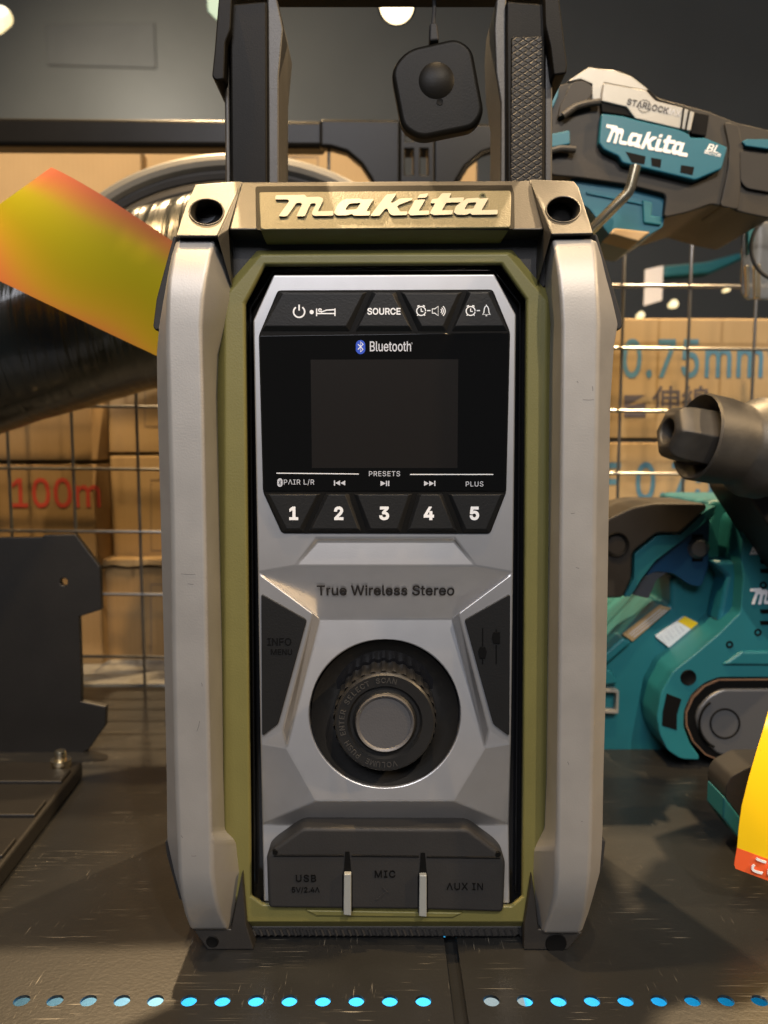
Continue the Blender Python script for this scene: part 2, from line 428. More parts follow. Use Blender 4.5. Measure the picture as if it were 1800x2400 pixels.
def grip_material():
    m = mat('diamond_grip_rubber', (.012, .0115, .011), .5, spec=.3); nt = m.node_tree; b = nt.nodes['Principled BSDF']
    tc = [n for n in nt.nodes if n.type == 'TEX_COORD'][0]; hs = []
    for a in (32, -32):
        mp = nt.nodes.new('ShaderNodeMapping'); mp.inputs['Rotation'].default_value = (0, R(a), 0); nt.links.new(tc.outputs['Object'], mp.inputs['Vector'])
        wv = nt.nodes.new('ShaderNodeTexWave'); wv.bands_direction = 'Z'; wv.inputs['Scale'].default_value = 135; nt.links.new(mp.outputs[0], wv.inputs['Vector']); hs.append(wv.outputs['Fac'])
    mn = nt.nodes.new('ShaderNodeMath'); mn.operation = 'MINIMUM'; nt.links.new(hs[0], mn.inputs[0]); nt.links.new(hs[1], mn.inputs[1])
    mr = nt.nodes.new('ShaderNodeMapRange'); mr.inputs[2].default_value = .3; nt.links.new(mn.outputs[0], mr.inputs[0])
    bp = nt.nodes.new('ShaderNodeBump'); bp.inputs['Strength'].default_value = .8; bp.inputs['Distance'].default_value = .0003
    nt.links.new(mr.outputs[0], bp.inputs['Height']); nt.links.new(bp.outputs['Normal'], b.inputs['Normal'])
    return m
M['grip'] = grip_material()
def label_material():
    """a printed label whose colours run softly into each other across its width"""
    m = mat('yellow_printed_label', (.7, .6, .03), .8, spec=.05); nt = m.node_tree; b = nt.nodes['Principled BSDF']
    tc = [n for n in nt.nodes if n.type == 'TEX_COORD'][0]
    mp = nt.nodes.new('ShaderNodeMapping'); mp.inputs['Rotation'].default_value = (0, R(-32), 0); nt.links.new(tc.outputs['Object'], mp.inputs['Vector'])
    sx = nt.nodes.new('ShaderNodeSeparateXYZ'); nt.links.new(mp.outputs[0], sx.inputs[0])
    n = nt.nodes.new('ShaderNodeTexNoise'); n.inputs['Scale'].default_value = 14; n.inputs['Detail'].default_value = 0; nt.links.new(tc.outputs['Object'], n.inputs['Vector'])
    ma = nt.nodes.new('ShaderNodeMath'); ma.operation = 'MULTIPLY_ADD'; nt.links.new(n.outputs['Fac'], ma.inputs[0]); ma.inputs[1].default_value = .045; nt.links.new(sx.outputs['Z'], ma.inputs[2])
    mr = nt.nodes.new('ShaderNodeMapRange'); mr.inputs[1].default_value = -.004; mr.inputs[2].default_value = .066; nt.links.new(ma.outputs[0], mr.inputs[0])
    r = nt.nodes.new('ShaderNodeValToRGB'); e = r.color_ramp.elements; r.color_ramp.interpolation = 'B_SPLINE'
    e[0].position = 0; e[0].color = (.42, .08, .03, 1); e[1].position = 1; e[1].color = (.40, .10, .055, 1)
    for pos, c in ((.17, (.44, .13, .035)), (.32, (.36, .22, .012)), (.5, (.25, .21, .006)), (.74, (.32, .29, .010)), (.86, (.38, .17, .04))):
        el = e.new(pos); el.color = (*c, 1)
    nt.links.new(mr.outputs[0], r.inputs['Fac']); nt.links.new(r.outputs['Color'], b.inputs['Base Color'])
    return m
M['label'] = label_material()

# ------------------------------------------------------------------ the setting: far wall, shelf boards
tag(solid('wall', [(-3.2, 2.6, -1), (3.4, 2.6, -1), (3.4, 2.6, 3.2), (-3.2, 2.6, 3.2)], (0, .1, 0), mat('dark_wall', (.16, .150, .125), .45, 0, (25, .15, .002), .08, 3), None, smooth=False), 'dark grey shop wall far behind the shelf', kind='structure')
HOLE_Y = T(900, 2345).y
PITCHX = .01242
GAP_L, GAP_R = .0250, .0303
SHELF_BACK = T(900, 1609).y
def board(x0, x1, xs):
    hs = [[(x + .00295 * math.cos(2 * math.pi * i / 24), HOLE_Y + .00295 * math.sin(2 * math.pi * i / 24), 0) for i in range(24)] for x in xs]
    return solid('shelf_board', [(x0, .13, 0), (x1, .13, 0), (x1, SHELF_BACK, 0), (x0, SHELF_BACK, 0)], (0, 0, -.0011), M['shelf'], None, holes=hs, smooth=False)
x_last = (992 - 900) / FPX * T(900, 2345).y / (COS + (1200 - 2345) / FPX * SIN)
x_first = (1152 - 900) / FPX * T(900, 2345).y / (COS + (1200 - 2345) / FPX * SIN)
b1 = board(-.62, GAP_L, [x_last - PITCHX * i for i in range(22)])
tag(b1, 'scratched black steel shelf board under the radio, left of the seam', 'shelf', 'steel shelf boards')
b2 = board(GAP_R, .62, [x_first + PITCHX * i for i in range(18)])
tag(b2, 'scratched black steel shelf board under the belt sander, right of the seam', 'shelf', 'steel shelf boards')
solid('seam_blocker', [(GAP_L - .004, .125, -.0045), (GAP_R + .004, .125, -.0045), (GAP_R + .004, .312, -.0045), (GAP_L - .004, .312, -.0045)], (0, 0, -.02), M['shelf'], b1, smooth=False)  # block added under the seam so the gap stays dark
solid('seam_blocker', [(GAP_L + .0013, .3125, -.0045), (GAP_R + .004, .3125, -.0045), (GAP_R + .004, .36, -.0045), (GAP_L + .0013, .36, -.0045)], (0, 0, -.02), M['shelf'], b1, smooth=False)  # second added block, leaves a thin cyan slit open
lg = solid('back_ledge', [(-.9, SHELF_BACK + .004, .001), (.9, SHELF_BACK + .004, .001), (.9, 1.3, .001), (-.9, 1.3, .001)], (0, 0, -.02), M['ledge'], None, smooth=False)
tag(lg, 'pale grey ledge behind the wire mesh carrying the cartons', 'ledge')
# coloured card lying below the perforated front edge
cc = empty('price_strip', (0, .2, -.075), 'bright cyan card seen through the row of shelf holes', 'card')
solid('cyan_sheet', [(-.108, .05, -.075), (.4, .05, -.075), (.4, .50, -.075), (-.108, .50, -.075)], (0, 0, -.002), M['cyan'], cc, smooth=False)
solid('pale_sheet', [(-.4, .05, -.074), (-.1095, .05, -.074), (-.1095, .50, -.074), (-.4, .50, -.074)], (0, 0, -.002), M['palec'], cc, smooth=False)

solid('pale_sheet', [(.047, .05, -.073), (.0705, .05, -.073), (.0705, .50, -.073), (.047, .50, -.073)], (0, 0, -.001), mat('pale_grey_card', (.10, .115, .11), .6), cc, smooth=False)
# ------------------------------------------------------------------ the radio
YG, YO = .283, .300
YS = YO + .0005
radio = empty('jobsite_radio', (0, .35, 0), 'large olive and grey jobsite radio with dark display standing on the shelf', 'radio')
# body behind
slab('body_shell', [(452, 470), (1352, 465), (1384, 700), (1388, 1950), (1335, 2178), (492, 2178), (420, 1950), (412, 700)], YO + .0148, .098, M['black'], radio, bevel=.004, seg=3)
def section(p0, p1, p2, p3, y, d):
    a = P(p0, y, YG + .012 + d * .4); b = P(p1, y, YG + d); c = P(p2, y, YG + d); e = P(p3, y, max(YO + .001, YG + d + .003))
    return [a, b, c, e, Vector((e.x, .335, e.z)), Vector((a.x, .335, a.z))]
LG = [(413,418,506,514,562,.009),(402,405,493,527,600,.0042),(392,395,483,538,650,.001),(383,391,475,541,700,0),(372,390,472,528,762,0),(366,391,474,509,830,0),(367,394,477,505,930,0),(375,402,482,512,1220,0),(383,405,487,520,1530,0),(389,411,493,524,1815,0),(390,416,496,528,1945,0),(391,417,497,556,1972,0),(408,419,498,564,2046,0),(424,424,506,556,2100,.002),(436,433,517,549,2140,.006),(449,447,535,541,2178,.012)]
RG = [(1397,1392,1294,1287,560,.009),(1410,1397,1302,1281,600,.0042),(1422,1401,1309,1280,650,.001),(1436,1404,1313,1285,700,0),(1450,1405,1316,1292,760,0),(1441,1404,1316,1290,810,0),(1432,1402,1315,1288,950,0),(1428,1396,1312,1287,1236,0),(1423,1393,1309,1284,1562,0),(1416,1388,1306,1281,1815,0),(1414,1386,1305,1276,1940,0),(1412,1385,1304,1249,1990,0),(1407,1383,1303,1247,2046,0),(1392,1377,1299,1252,2100,.002),(1380,1371,1290,1257,2140,.006),(1362,1360,1273,1264,2187,.012)]
for G in (LG, RG):
    g = loft('side_guard', [section(*s) for s in G], M['guard'], radio, bevel=.0016, seg=3, ang=20)
M['scuff'] = mat('scuff', (.12, .115, .11), .7)
def scuffs(L):
    for x, y, l, a in L:
        yield [(x, y), (x + l * .5 * math.cos(R(a)) + 1, y + l * .5 * math.sin(R(a))), (x + l * math.cos(R(a)), y + l * math.sin(R(a)) - 1)]
for q_ in scuffs([(1366, 937, 26, 2), (1338, 1203, 9, 4), (1352, 893, 6, 60), (1330, 1785, 9, 70), (1362, 1925, 4, 20), (1388, 905, 12, 85), (1350, 1330, 8, 20), (448, 2006, 12, 3), (424, 1958, 8, 60), (468, 1690, 26, 105), (424, 1345, 34, 4), (440, 1368, 14, 10), (472, 1600, 10, 80)]):
    strokes('scuff', [q_], YG, 1.5, M['scuff'], radio)
# thin black rubber fin outside each guard
slab('rubber_fin', [(1392, 548), (1400, 548), (1458, 740), (1460, 764), (1452, 774), (1440, 770)], YG + .016, .05, M['rubber'], radio, bevel=.0008)
slab('rubber_fin', [(414, 552), (406, 552), (366, 700), (358, 765), (364, 775), (380, 770)], YG + .017, .05, M['rubber'], radio, bevel=.0008)
slab('rubber_fin', [(1404, 1960), (1420, 1972), (1414, 2025), (1385, 2120), (1375, 2110)], YG + .014, .05, M['rubber'], radio, bevel=.0006)
slab('rubber_fin', [(402, 1960), (386, 1972), (390, 2005), (420, 2110), (432, 2110)], YG + .014, .05, M['rubber'], radio, bevel=.0006)
# olive bezel: rings from the outside in
rings = [([(600,584),(1203,582),(1300,700),(1300,2050),(1242,2175),(570,2175),(508,2050),(508,690)], YO + .0045),
         ([(612,598),(1190,596),(1282,706),(1270,2040),(1228,2160),(578,2160),(527,2040),(527,700)], YO),
         ([(619,618),(1178,616),(1237,701),(1227,2102),(1199,2126),(616,2122),(586,2101),(570,710)], YO),
         ([(622,624),(1174,621),(1232,703),(1222,2099),(1197,2120),(619,2116),(590,2097),(576,713)], YO + .0012),
         ([(623,626),(1173,623),(1230,704),(1220,2098),(1196,2118),(620,2114),(591,2096),(578,714)], YO + .0140)]
bm = bmesh.new(); rows = []
for L, y in rings: rows.append([bm.verts.new(P(p[0], p[1], y)) for p in L])
rows.insert(0, [bm.verts.new(v.co + Vector((0, .05, 0))) for v in rows[0]])
for A, B in zip(rows, rows[1:]):
    for i in range(8): bm.faces.new((A[i], A[(i + 1) % 8], B[(i + 1) % 8], B[i]))
from_bm('olive_bezel', bm, M['olive'], radio, bevel=.0008, seg=3, ang=15)
slab('gap_frame', [(610, 615), (1185, 612), (1240, 700), (1230, 2105), (1195, 2128), (612, 2125), (582, 2100), (568, 712)], YO + .0115, .003, M['gloss'], radio, bevel=0)
tube('gap_piping', [[P(x, y, YO + .0085) for x, y in ((1158, 633), (641, 635), (587, 722), (597, 2090))], [P(x, y, YO + .0085) for x, y in ((1158, 633), (1219, 712), (1209, 2092))]], .00045, M['gloss'], radio)
# base strip and feet
slab('base_strip', [(585, 2170), (1226, 2170), (1224, 2190), (1205, 2197), (604, 2195), (588, 2186)], YO + .003, .09, M['rubber'], radio, bevel=.001)
rb = []
for i in range(40):
    x = 592 + i * 16
    rb.append([P(x, 2177, YO + .0028), P(x + 6, 2192, YO + .0028)])
tube('base_ribs', rb, .0007, M['rubber'], radio, res=1)
def foot(pts, name='foot'):
    f = [P(x, y, YO - .003 + .0) for x, y in pts]
    zmin = min(v.z for v in f)
    f = [Vector((v.x, v.y, max(0.0002, v.z))) for v in f]
    return solid(name, f, (0, .11, 0), M['char'], radio, bevel=.0006, seg=2)
fl = foot([(447, 2172), (541, 2178), (567, 2046), (577, 2166), (595, 2229), (486, 2231)])
fr = foot([(1262, 2178), (1247, 2050), (1229, 2166), (1227, 2233), (1330, 2240), (1366, 2186)])
lathe('foot_screw', P(498, 2207, YO - .0030), [(0, .00015), (.0018, .00015), (.0022, .0003), (.0026, .0)], M['moss'], fl, seg=24)
lathe('foot_screw', P(1303, 2211, YO - .0030), [(0, .00015), (.0034, .00015), (.0040, .0003), (.0044, .0)], M['moss'], fr, seg=24)
# top: sloping crown, corner caps with sunk bolts, badge
slab('top_frame', [(519, 540), (1290, 538), (1300, 650), (1260, 690), (1200, 600), (600, 600), (545, 690), (508, 650)], YO + .0035, .05, M['char'], radio, bevel=.0008)
CR = [(560,426,.318),(1247,423,.318),(1276,538,.2940),(535,538,.2940)]
crown = slab('crown', CR, .3, .075, M['cap'], radio, bevel=.0012, seg=3)
slab('crown_lip', [(535,538,.2941),(1276,538,.2941),(1262,560,.3025),(545,562,.3025)], .3, .03, M['char'], radio, bevel=.0004)
def cap_y(py, top=426, bot=553): return .3165 + (py - top) / (bot - top) * (.2885 - .3165)
def corner(pts, hc, spike):
    hole = circ(hc[0], hc[1], 39, 26, 29)
    c = slab('corner_cap', pts, .3, .055, M['cap'], radio, bevel=.0007, seg=3, holes=[hole], tilt=cap_y, ang=40)
    rim = [P(x, y, cap_y(y) - .0001) for x, y in circ(hc[0], hc[1], 40.5, 40, 30.5)]
    tube('hole_rim', [rim], .00035, M['cap'], c, closed=True, res=2)
    q = P(hc[0], hc[1] + 8, cap_y(hc[1]) + .016)
    lathe('sunk_bolt', q, [(0, 0), (.0014, 0), (.0014, .0015), (.0042, .0018), (.0048, 0), (.0048, -.03)], M['gunmetal'], c, seg=24, axis=(0, -1, .25))
    faces3('cap_spike', spike, [(0, 1, 3), (1, 2, 3), (0, 3, 4), (3, 2, 4), (0, 4, 2, 1)], M['cap'], radio, bevel=.0004)
corner([(458,432),(560,424),(569,426),(510,553),(413,553),(436,480)], (484, 497), [(568,426,.3162),(509,555,.2882),(544,676,.3005),(536,537,.2945),(520,600,.33)])
corner([(1240,421),(1252,420),(1346,424),(1358,440),(1392,547),(1292,549)], (1320, 491), [(1243,423,.3162),(1292,550,.2882),(1258,672,.3005),(1274,536,.2945),(1290,600,.33)])
slab('cap_seam', [(418, 551), (506, 552), (505, 566), (414, 565)], YG + .0105, .03, M['moss'], radio, bevel=0)
slab('cap_seam', [(1296, 547), (1390, 546), (1394, 562), (1297, 562)], YG + .0105, .03, M['moss'], radio, bevel=0)
slab('badge_slot', [(598,436,.3153),(1207,433,.3158),(1207,537,.2938),(600,540,.2931)], .3, .02, M['black'], radio, rc=8, bevel=.0003)
def badge_y(py): return .3126 + (py - 447) / 86 * (.2932 - .3126)
M['badge_olive'] = mat('badge_olive', (.135, .122, .075), .5, .2, (1100, .8, .0003), .08, 60)
M['badge_letter'] = mat('cream_badge_letter', (.38, .36, .29), .45, .1, GRAIN)
bd = slab('badge', [(606,450),(1199,446),(1197,532),(610,537)], .3, .02, M['badge_olive'], radio, rc=7, tilt=badge_y, bevel=.0004)
slab('badge_lip', [(610,537,.2924),(1197,532,.2934),(1176,564,.2995),(622,567,.2995)], .3, .012, M['olive'], radio, bevel=.0004)
logo('badge_lettering', lambda u, v: P(580 + u * .38577, 420 + v * .38577, badge_y(420 + v * .38577)), .0016, M['badge_letter'], bd)
lathe('badge_mark', P(580 + 1428 * .38577, 420 + 106 * .38577, badge_y(461)), [(0, .0002), (.0007, .0002), (.0007, .0008), (.0013, .0008), (.0013, -.001)], M['olive'], bd, seg=20)

# silver front panel: facets modelled in depth
def mir(p): return (1808 - p[0], p[1], p[2])
YK = lambda y: YS + .0085 - .0095 * (y - 1450) / 427
V = []; F = []
def v(x, y, yy): V.append((x, y, yy)); return len(V) - 1
tl = v(641, 644, YS); tr = v(1159, 642, YS); trr = v(1210, 738, YS); r1 = v(1203, 1341, YS); l1 = v(604, 1341, YS); tll = v(593, 751, YS)
g1 = v(742, 1261, YS); g2 = v(1066, 1261, YS); g3 = v(1115, 1326, YS); g4 = v(692, 1326, YS); g1b = v(744, 1269, YS + .0010); g2b = v(1064, 1269, YS + .0010)
k1 = v(748, 1450, YK(1450)); k2 = v(1060, 1450, YK(1450))
fl2 = v(734, 1437, YS - .0002); fr2 = v(1074, 1437, YS - .0002)
fl3 = v(662, 1712, YS - .0002); fr3 = v(1146, 1712, YS - .0002)
kl = v(672, 1752, YK(1752)); kr = v(1136, 1752, YK(1752))
ol = v(610, 1742, YS); orr = v(1198, 1742, YS)
kb1 = v(742, 1877, YK(1877)); kb2 = v(1062, 1877, YK(1877))
bl = v(614, 1932, YS + .0085); br = v(1193, 1932, YS + .0085)
el = v(618, 2114, YS + .003); er = v(1195, 2119, YS + .003)
F = [(tl, tr, trr, r1, g3, g2, g1, g4, l1, tll), (g1, g2, g2b, g1b), (g1b, g2b, g3, g4), (g4, g1, g1b), (g2, g3, g2b),
     (l1, g4, g3, r1, k2, k1), (l1, k1, fl2), (r1, fr2, k2), (l1, fl2, fl3, ol), (r1, orr, fr3, fr2),
     (fl2, k1, kl, fl3), (fr2, fr3, kr, k2), (ol, fl3, kl), (orr, kr, fr3), (ol, kl, kb1, bl), (orr, br, kb2, kr), (kb1, kb2, br, bl), (bl, br, er, el)]
F = [f for f in F]
F[5] = (l1, g4, g3, r1, k2, k1)
bm = bmesh.new(); vs = [bm.verts.new(P(*p)) for p in V]
for f in F: bm.faces.new([vs[i] for i in f])
# lower well of the knob: flat field with a round opening
KC = (902, 1673)
ring = [bm.verts.new(P(x, y, YK(y))) for x, y in circ(KC[0], KC[1], 177, 64, 173)]
outer = [vs[i] for i in (k1, k2, kr, kb2, kb1, kl)]
ed = []
for i in range(6):
    e = bm.edges.get((outer[i], outer[(i + 1) % 6])) or bm.edges.new((outer[i], outer[(i + 1) % 6])); ed.append(e)
for i in range(64): ed.append(bm.edges.new((ring[i], ring[(i + 1) % 64])))
bmesh.ops.triangle_fill(bm, use_beauty=True, edges=ed)
out = [e for e in bm.edges if len(e.link_faces) == 1]
gx = bmesh.ops.extrude_edge_only(bm, edges=out)
bmesh.ops.translate(bm, vec=(0, .009, 0), verts=[x for x in gx['geom'] if isinstance(x, bmesh.types.BMVert)])
panel = from_bm('front_panel', bm, M['silver'], radio, bevel=.0011, seg=3, ang=8)
# side keys
keyL = [(612, 1392), (719, 1453), (652, 1697), (614, 1726)]
for pts in (keyL, [(1808 - x, y) for x, y in keyL]):
    kk = slab('side_key', pts, YS - .0014, .0025, M['button'], radio, rc=7, bevel=.0004)
    if pts is keyL:
        text('moulded_word', 'INFO', 655, 1512, 17, YS - .0014, M['moss'], kk, bold=.01, ext=.0002)
        text('moulded_word', 'MENU', 660, 1534, 13, YS - .0014, M['moss'], kk, bold=.01, ext=.0002)
    else:
        strokes('moulded_sliders', [[(1131, 1472), (1131, 1515)], [(1131, 1545), (1131, 1557)], [(1163, 1483), (1163, 1475)], [(1163, 1512), (1163, 1556)]], YS - .0014, 4, M['moss'], kk)
        slab('slider_knob', [(1125, 1517), (1137, 1517), (1141, 1528), (1137, 1543), (1125, 1543), (1121, 1528)], YS - .0019, .001, M['moss'], kk, bevel=0)
        slab('slider_knob', [(1157, 1482), (1172, 1482), (1172, 1508), (1157, 1508), (1153, 1495)], YS - .0019, .001, M['moss'], kk, bevel=0)
text('panel_words', 'True Wireless Stereo', 904, 1396, 25, YS + .0029, M['dkprint'], panel, bold=.012, sx=.97, tilt=-.47, ext=.0002)
# display block
slab('button_bed', [(651, 680), (1155, 678), (1196, 778), (1187, 1153), (1149, 1251), (660, 1250), (616, 1153), (606, 786)], YS - .0006, .003, M['black'], radio, rc=8, bevel=.0003)
TB = [[(654, 684), (860, 684), (820, 777), (612, 777)], [(872, 684), (928, 684), (968, 777), (832, 777)], [(938, 684), (1083, 684), (1047, 777), (980, 777)], [(1095, 683), (1152, 682), (1190, 776), (1058, 777)]]
def button(name, pts, Y0, h, inset_b, skew):
    """a wedge-sided key: wide foot, smaller raised face"""
    c = Vector((sum(p[0] for p in pts) / len(pts), sum(p[1] for p in pts) / len(pts)))
    top = []
    for p in pts:
        d = c - Vector(p); top.append((p[0] + (9 if d.x > 0 else -9), p[1] + (4 if d.y > 0 else -13) * skew))
    n = len(pts); bmm = bmesh.new()
    A = [bmm.verts.new(P(x, y, Y0)) for x, y in pts]; B = [bmm.verts.new(P(x, y, Y0 - h)) for x, y in top]; A2 = [bmm.verts.new(a.co + Vector((0, .002, 0))) for a in A]
    for i in range(n):
        j = (i + 1) % n; bmm.faces.new((A[i], A[j], B[j], B[i])); bmm.faces.new((A2[i], A2[j], A[j], A[i]))
    bmm.faces.new(B); bmm.faces.new(A2)
    return from_bm(name, bmm, M['button'], radio, bevel=.0003, seg=2)
YB = YS - .0006; HB = .0016; YT = YB - HB - .0001
tb = [button('top_button', p, YB, HB, 9, 1) for p in TB]
PB = [[(622, 1157), (752, 1157), (711, 1247), (663, 1247)], [(762, 1157), (818, 1157), (848, 1247), (722, 1247)], [(829, 1157), (967, 1157), (940, 1247), (860, 1247)], [(978, 1157), (1038, 1157), (1072, 1247), (952, 1247)], [(1049, 1157), (1183, 1157), (1148, 1248), (1084, 1248)]]
pb = [button('preset_button', p, YB, HB, 9, .6) for p in PB]
for b_, t_, x_ in zip(pb, '12345', (688, 794, 901, 1005, 1112)):
    text('number', t_, x_, 1217, 28, YT, M['white'], b_, bold=.035)
text('word', 'SOURCE', 900, 737, 14, YT, M['white'], tb[1], bold=.02, sx=.98)
strokes('power_icon', [arc(701, 731, 13, 125, 415, 20), [(701, 714), (701, 728)]], YT, 4, M['white'], tb[0])
lathe('dot', P(730.5, 731.5, YT), [(0, .0001), (.0008, .0001), (.0008, -.0001)], M['white'], tb[0], seg=16)
strokes('bed_icon', [[(742, 723), (742, 741)], [(785, 723), (785, 741)], [(742, 735), (785, 735)], [(752, 732), (765, 727), (784, 726)], arc(750, 727, 3.2, 0, 340, 10)], YT, 3.2, M['white'], tb[0])
def clock(cx, cy, par):
    strokes('alarm_clock_icon', [arc(cx, cy, 10.5, 0, 350, 22), [(cx, cy - 6), (cx, cy + 1), (cx + 5, cy + 1)], [(cx - 9, cy - 11), (cx - 4, cy - 13)], [(cx + 9, cy - 11), (cx + 4, cy - 13)], [(cx - 7, cy + 8), (cx - 9, cy + 11)], [(cx + 7, cy + 8), (cx + 9, cy + 11)], [(cx + 14, cy - 1), (cx + 22, cy - 1)]], YT, 2.8, M['white'], par)
clock(987, 729, tb[2]); clock(1103, 729, tb[3])
strokes('speaker_icon', [[(1013, 724), (1019, 724), (1027, 718), (1027, 740), (1019, 734), (1013, 734)], arc(1029, 729, 6, -45, 45, 8), arc(1029, 729, 10, -50, 50, 8), arc(1029, 729, 14.5, -50, 50, 8)], YT, 2.4, M['white'], tb[2], closed=(0,))
strokes('bell_icon', [[(1131, 737), (1134, 733), (1135, 724), (1137, 719), (1140, 717), (1143, 719), (1145, 724), (1146, 733), (1149, 737)], [(1138, 740), (1142, 740)], [(1140, 714), (1140, 717)]], YT, 2.6, M['white'], tb[3], closed=(0,))
# display
YD = YS - .0010
scr = slab('display', [(609, 787), (1193, 779), (1186, 1151), (618, 1151)], YD, .002, M['glass'], radio, bevel=.0002)
slab('display_window', [(728, 843), (1074, 842), (1072, 1097), (731, 1097)], YD - .00006, .0005, M['lcd'], scr, bevel=0)
text('word', 'Bluetooth', 915, 823, 22, YD, M['greyp'], scr, bold=.008, sx=.72, ext=.00006)
text('registered_mark', '®', 965, 808, 5, YD, M['greyp'], scr, ext=.00006)
slab('blue_badge', arc(845, 808, 11, 0, 180, 10) + arc(845, 819, 11, 180, 360, 10), YD - .0001, .0004, M['blueb'], scr, bevel=0)
def rune(cx, cy, h, w, mt, Y=YD - .00012, t=2.4):
    strokes('rune_mark', [[(cx - w, cy - h * .5), (cx + w, cy + h * .5), (cx, cy + h), (cx, cy - h), (cx + w, cy - h * .5), (cx - w, cy + h * .5)]], Y, t, mt, scr)
rune(845, 813, 12, 6, M['white'])
slab('white_badge', arc(656, 1127, 6, 0, 180, 8) + arc(656, 1135, 6, 180, 360, 8), YD - .0001, .0004, M['greyp'], scr, bevel=0)
rune(656, 1131, 7, 3, M['moss'], t=1.8)
text('word', 'PRESETS', 901, 1116, 11.5, YD, M['greyp'], scr, ext=.00006, space=1.08)
text('word', 'PAIR L/R', 664, 1135.5, 11.5, YD, M['greyp'], scr, align='LEFT', ext=.00006, space=1.08)
text('word', 'PLUS', 1112, 1140, 11.5, YD, M['greyp'], scr, ext=.00006, space=1.08)
strokes('rule_line', [[(648, 1109), (841, 1111)], [(961, 1112), (1156, 1112)]], YD, 2.4, M['white'], scr)
def tri(x, y, d, nm='skip_icon', wd=13): slab(nm, [(x, y - 6), (x, y + 6), (x + wd * d, y)], YD - .00008, .0003, M['greyp'], scr, bevel=0)
def bar(x, y, nm='skip_icon'): slab(nm, [(x - 1.4, y - 6), (x + 1.4, y - 6), (x + 1.4, y + 6), (x - 1.4, y + 6)], YD - .00008, .0003, M['greyp'], scr, bevel=0)
bar(784, 1132); tri(797, 1132, -1, wd=11); tri(809, 1132, -1, wd=11)
tri(892, 1133, 1, 'play_icon', 12); bar(906, 1133, 'pause_icon'); bar(911, 1133, 'pause_icon')
tri(994, 1133, 1, wd=11); tri(1006, 1133, 1, wd=11); bar(1019, 1133)
# knob
kc = P(KC[0], KC[1], YK(KC[1])); px = S(YK(KC[1]))
lathe('knob_well', kc, [(177 * px, .0002), (174 * px, -.0006), (140 * px, -.0062), (128 * px, -.0066), (0, -.0066)], M['knob'], radio, axis=(0, -1, .105), seg=72)
kn = lathe('knob', kc + Vector((0, .0052, 0)), [(122 * px, 0), (122 * px, .0125), (121 * px, .0135)], M['knob'], radio, seg=120, rmod=lambda i, j: 1.0 if (i // 2) % 2 else .965)
lathe('knob_face', kc + Vector((0, .0032, 0)), [(118.5 * px, .0108), (117 * px, .0128), (113 * px, .0134), (88 * px, .0132), (82 * px, .0118), (76 * px, .0118), (70 * px, .0131), (66 * px, .0140), (62 * px, .0137), (57 * px, .0133)], M['knob'], kn, seg=72)
lathe('knob_cap', kc + Vector((0, .0032, 0)), [(69 * px, .0120), (69 * px, .0138), (66.5 * px, .0147), (63 * px, .0145), (60 * px, .0139), (0, .0138)], M['knobtop'], kn, seg=72)
def ring_text(body, r, a0, step, Y, c, mt, par, capw):
    ms = []
    for i, ch in enumerate(body):
        if ch == ' ': continue
        a = a0 - step * i
        me = letter_mesh(font_curve(ch), .012, 2); k = capw / CAP; rt = R(a - 90); cc_, ss_ = math.cos(rt), math.sin(rt)
        ox, oz = r * math.cos(R(a)), r * math.sin(R(a))
        for q in me.vertices:
            x, y, z = q.co; x *= k; y *= k
            q.co = (c.x + ox + x * cc_ - y * ss_, Y - z * .0004, c.z + oz + x * ss_ + y * cc_)
        ms.append(me)
    bmm = bmesh.new()
    for me in ms: bmm.from_mesh(me); bpy.data.meshes.remove(me)
    return from_bm('moulded_words', bmm, mt, par, smooth=False)
ring_text('VOLUME·PUSH·ENTER·SELECT·SCAN'.replace('·', ' '), 95 * px, 283, 7.35, kc.y + .0032 - .0134, kc, M['ringtext'], kn, 12 * px)
# rubber port cover
cover_pts = [(709, 1941), (1096, 1943), (1168, 1996), (1185, 2018), (1181, 2140), (980, 2134), (628, 2130), (624, 2006), (640, 1990)]
cov = slab('port_cover', cover_pts, YS - .0035, .012, M['rubber'], radio, rc=12, bevel=.0016, seg=3)
YC = YS - .0035
tube('cover_crease', [[P(642, 2005, YC), P(806, 2005, YC)], [P(824, 2005, YC), P(982, 2007, YC)], [P(1000, 2008, YC), P(1172, 2010, YC)]], .00045, M['moss'], cov)
for x, dy in ((814, 0), (991, 3)):
    slab('cover_slit', [(x - 5, 1996 + dy), (x + 5, 1996 + dy), (x + 9, 2040 + dy), (x + 12, 2052 + dy), (x + 12, 2136 + dy), (x - 12, 2136 + dy), (x - 12, 2052 + dy), (x - 8, 2040 + dy)], YC - .0002, .001, M['moss'], cov, bevel=0)
    slab('pull_tab', [(x - 8, 2049 + dy), (x + 9, 2049 + dy), (x + 9, 2147 + dy), (x - 9, 2145 + dy)], YC - .0022, .004, M['tab'], cov, bevel=.0004)
for x_, y_ in ((645, 1998), (1167, 2003)): lathe('cover_hinge', P(x_, y_, YC), [(0, .0003), (.0010, .0003), (.0013, -.0006)], M['moss'], cov, seg=16)
text('moulded_word', 'USB', 717, 2066, 17, YC - .0001, M['moss'], cov, bold=.012, ext=.00025, space=1.15)
text('moulded_word', '5V/2.4A', 716, 2091, 13, YC - .0001, M['moss'], cov, bold=.005, ext=.00025)
text('moulded_word', 'MIC', 902, 2056, 17, YC - .0001, M['moss'], cov, bold=.012, ext=.00025, space=1.15)
strokes('moulded_arrow', [[(882, 2110), (905, 2090)], [(897, 2080), (905, 2090), (912, 2092)]], YC - .0001, 5, M['rubber'], cov)
text('moulded_word', 'AUX IN', 1090, 2085, 17, YC - .0001, M['moss'], cov, bold=.005, ext=.00025, space=1.1)
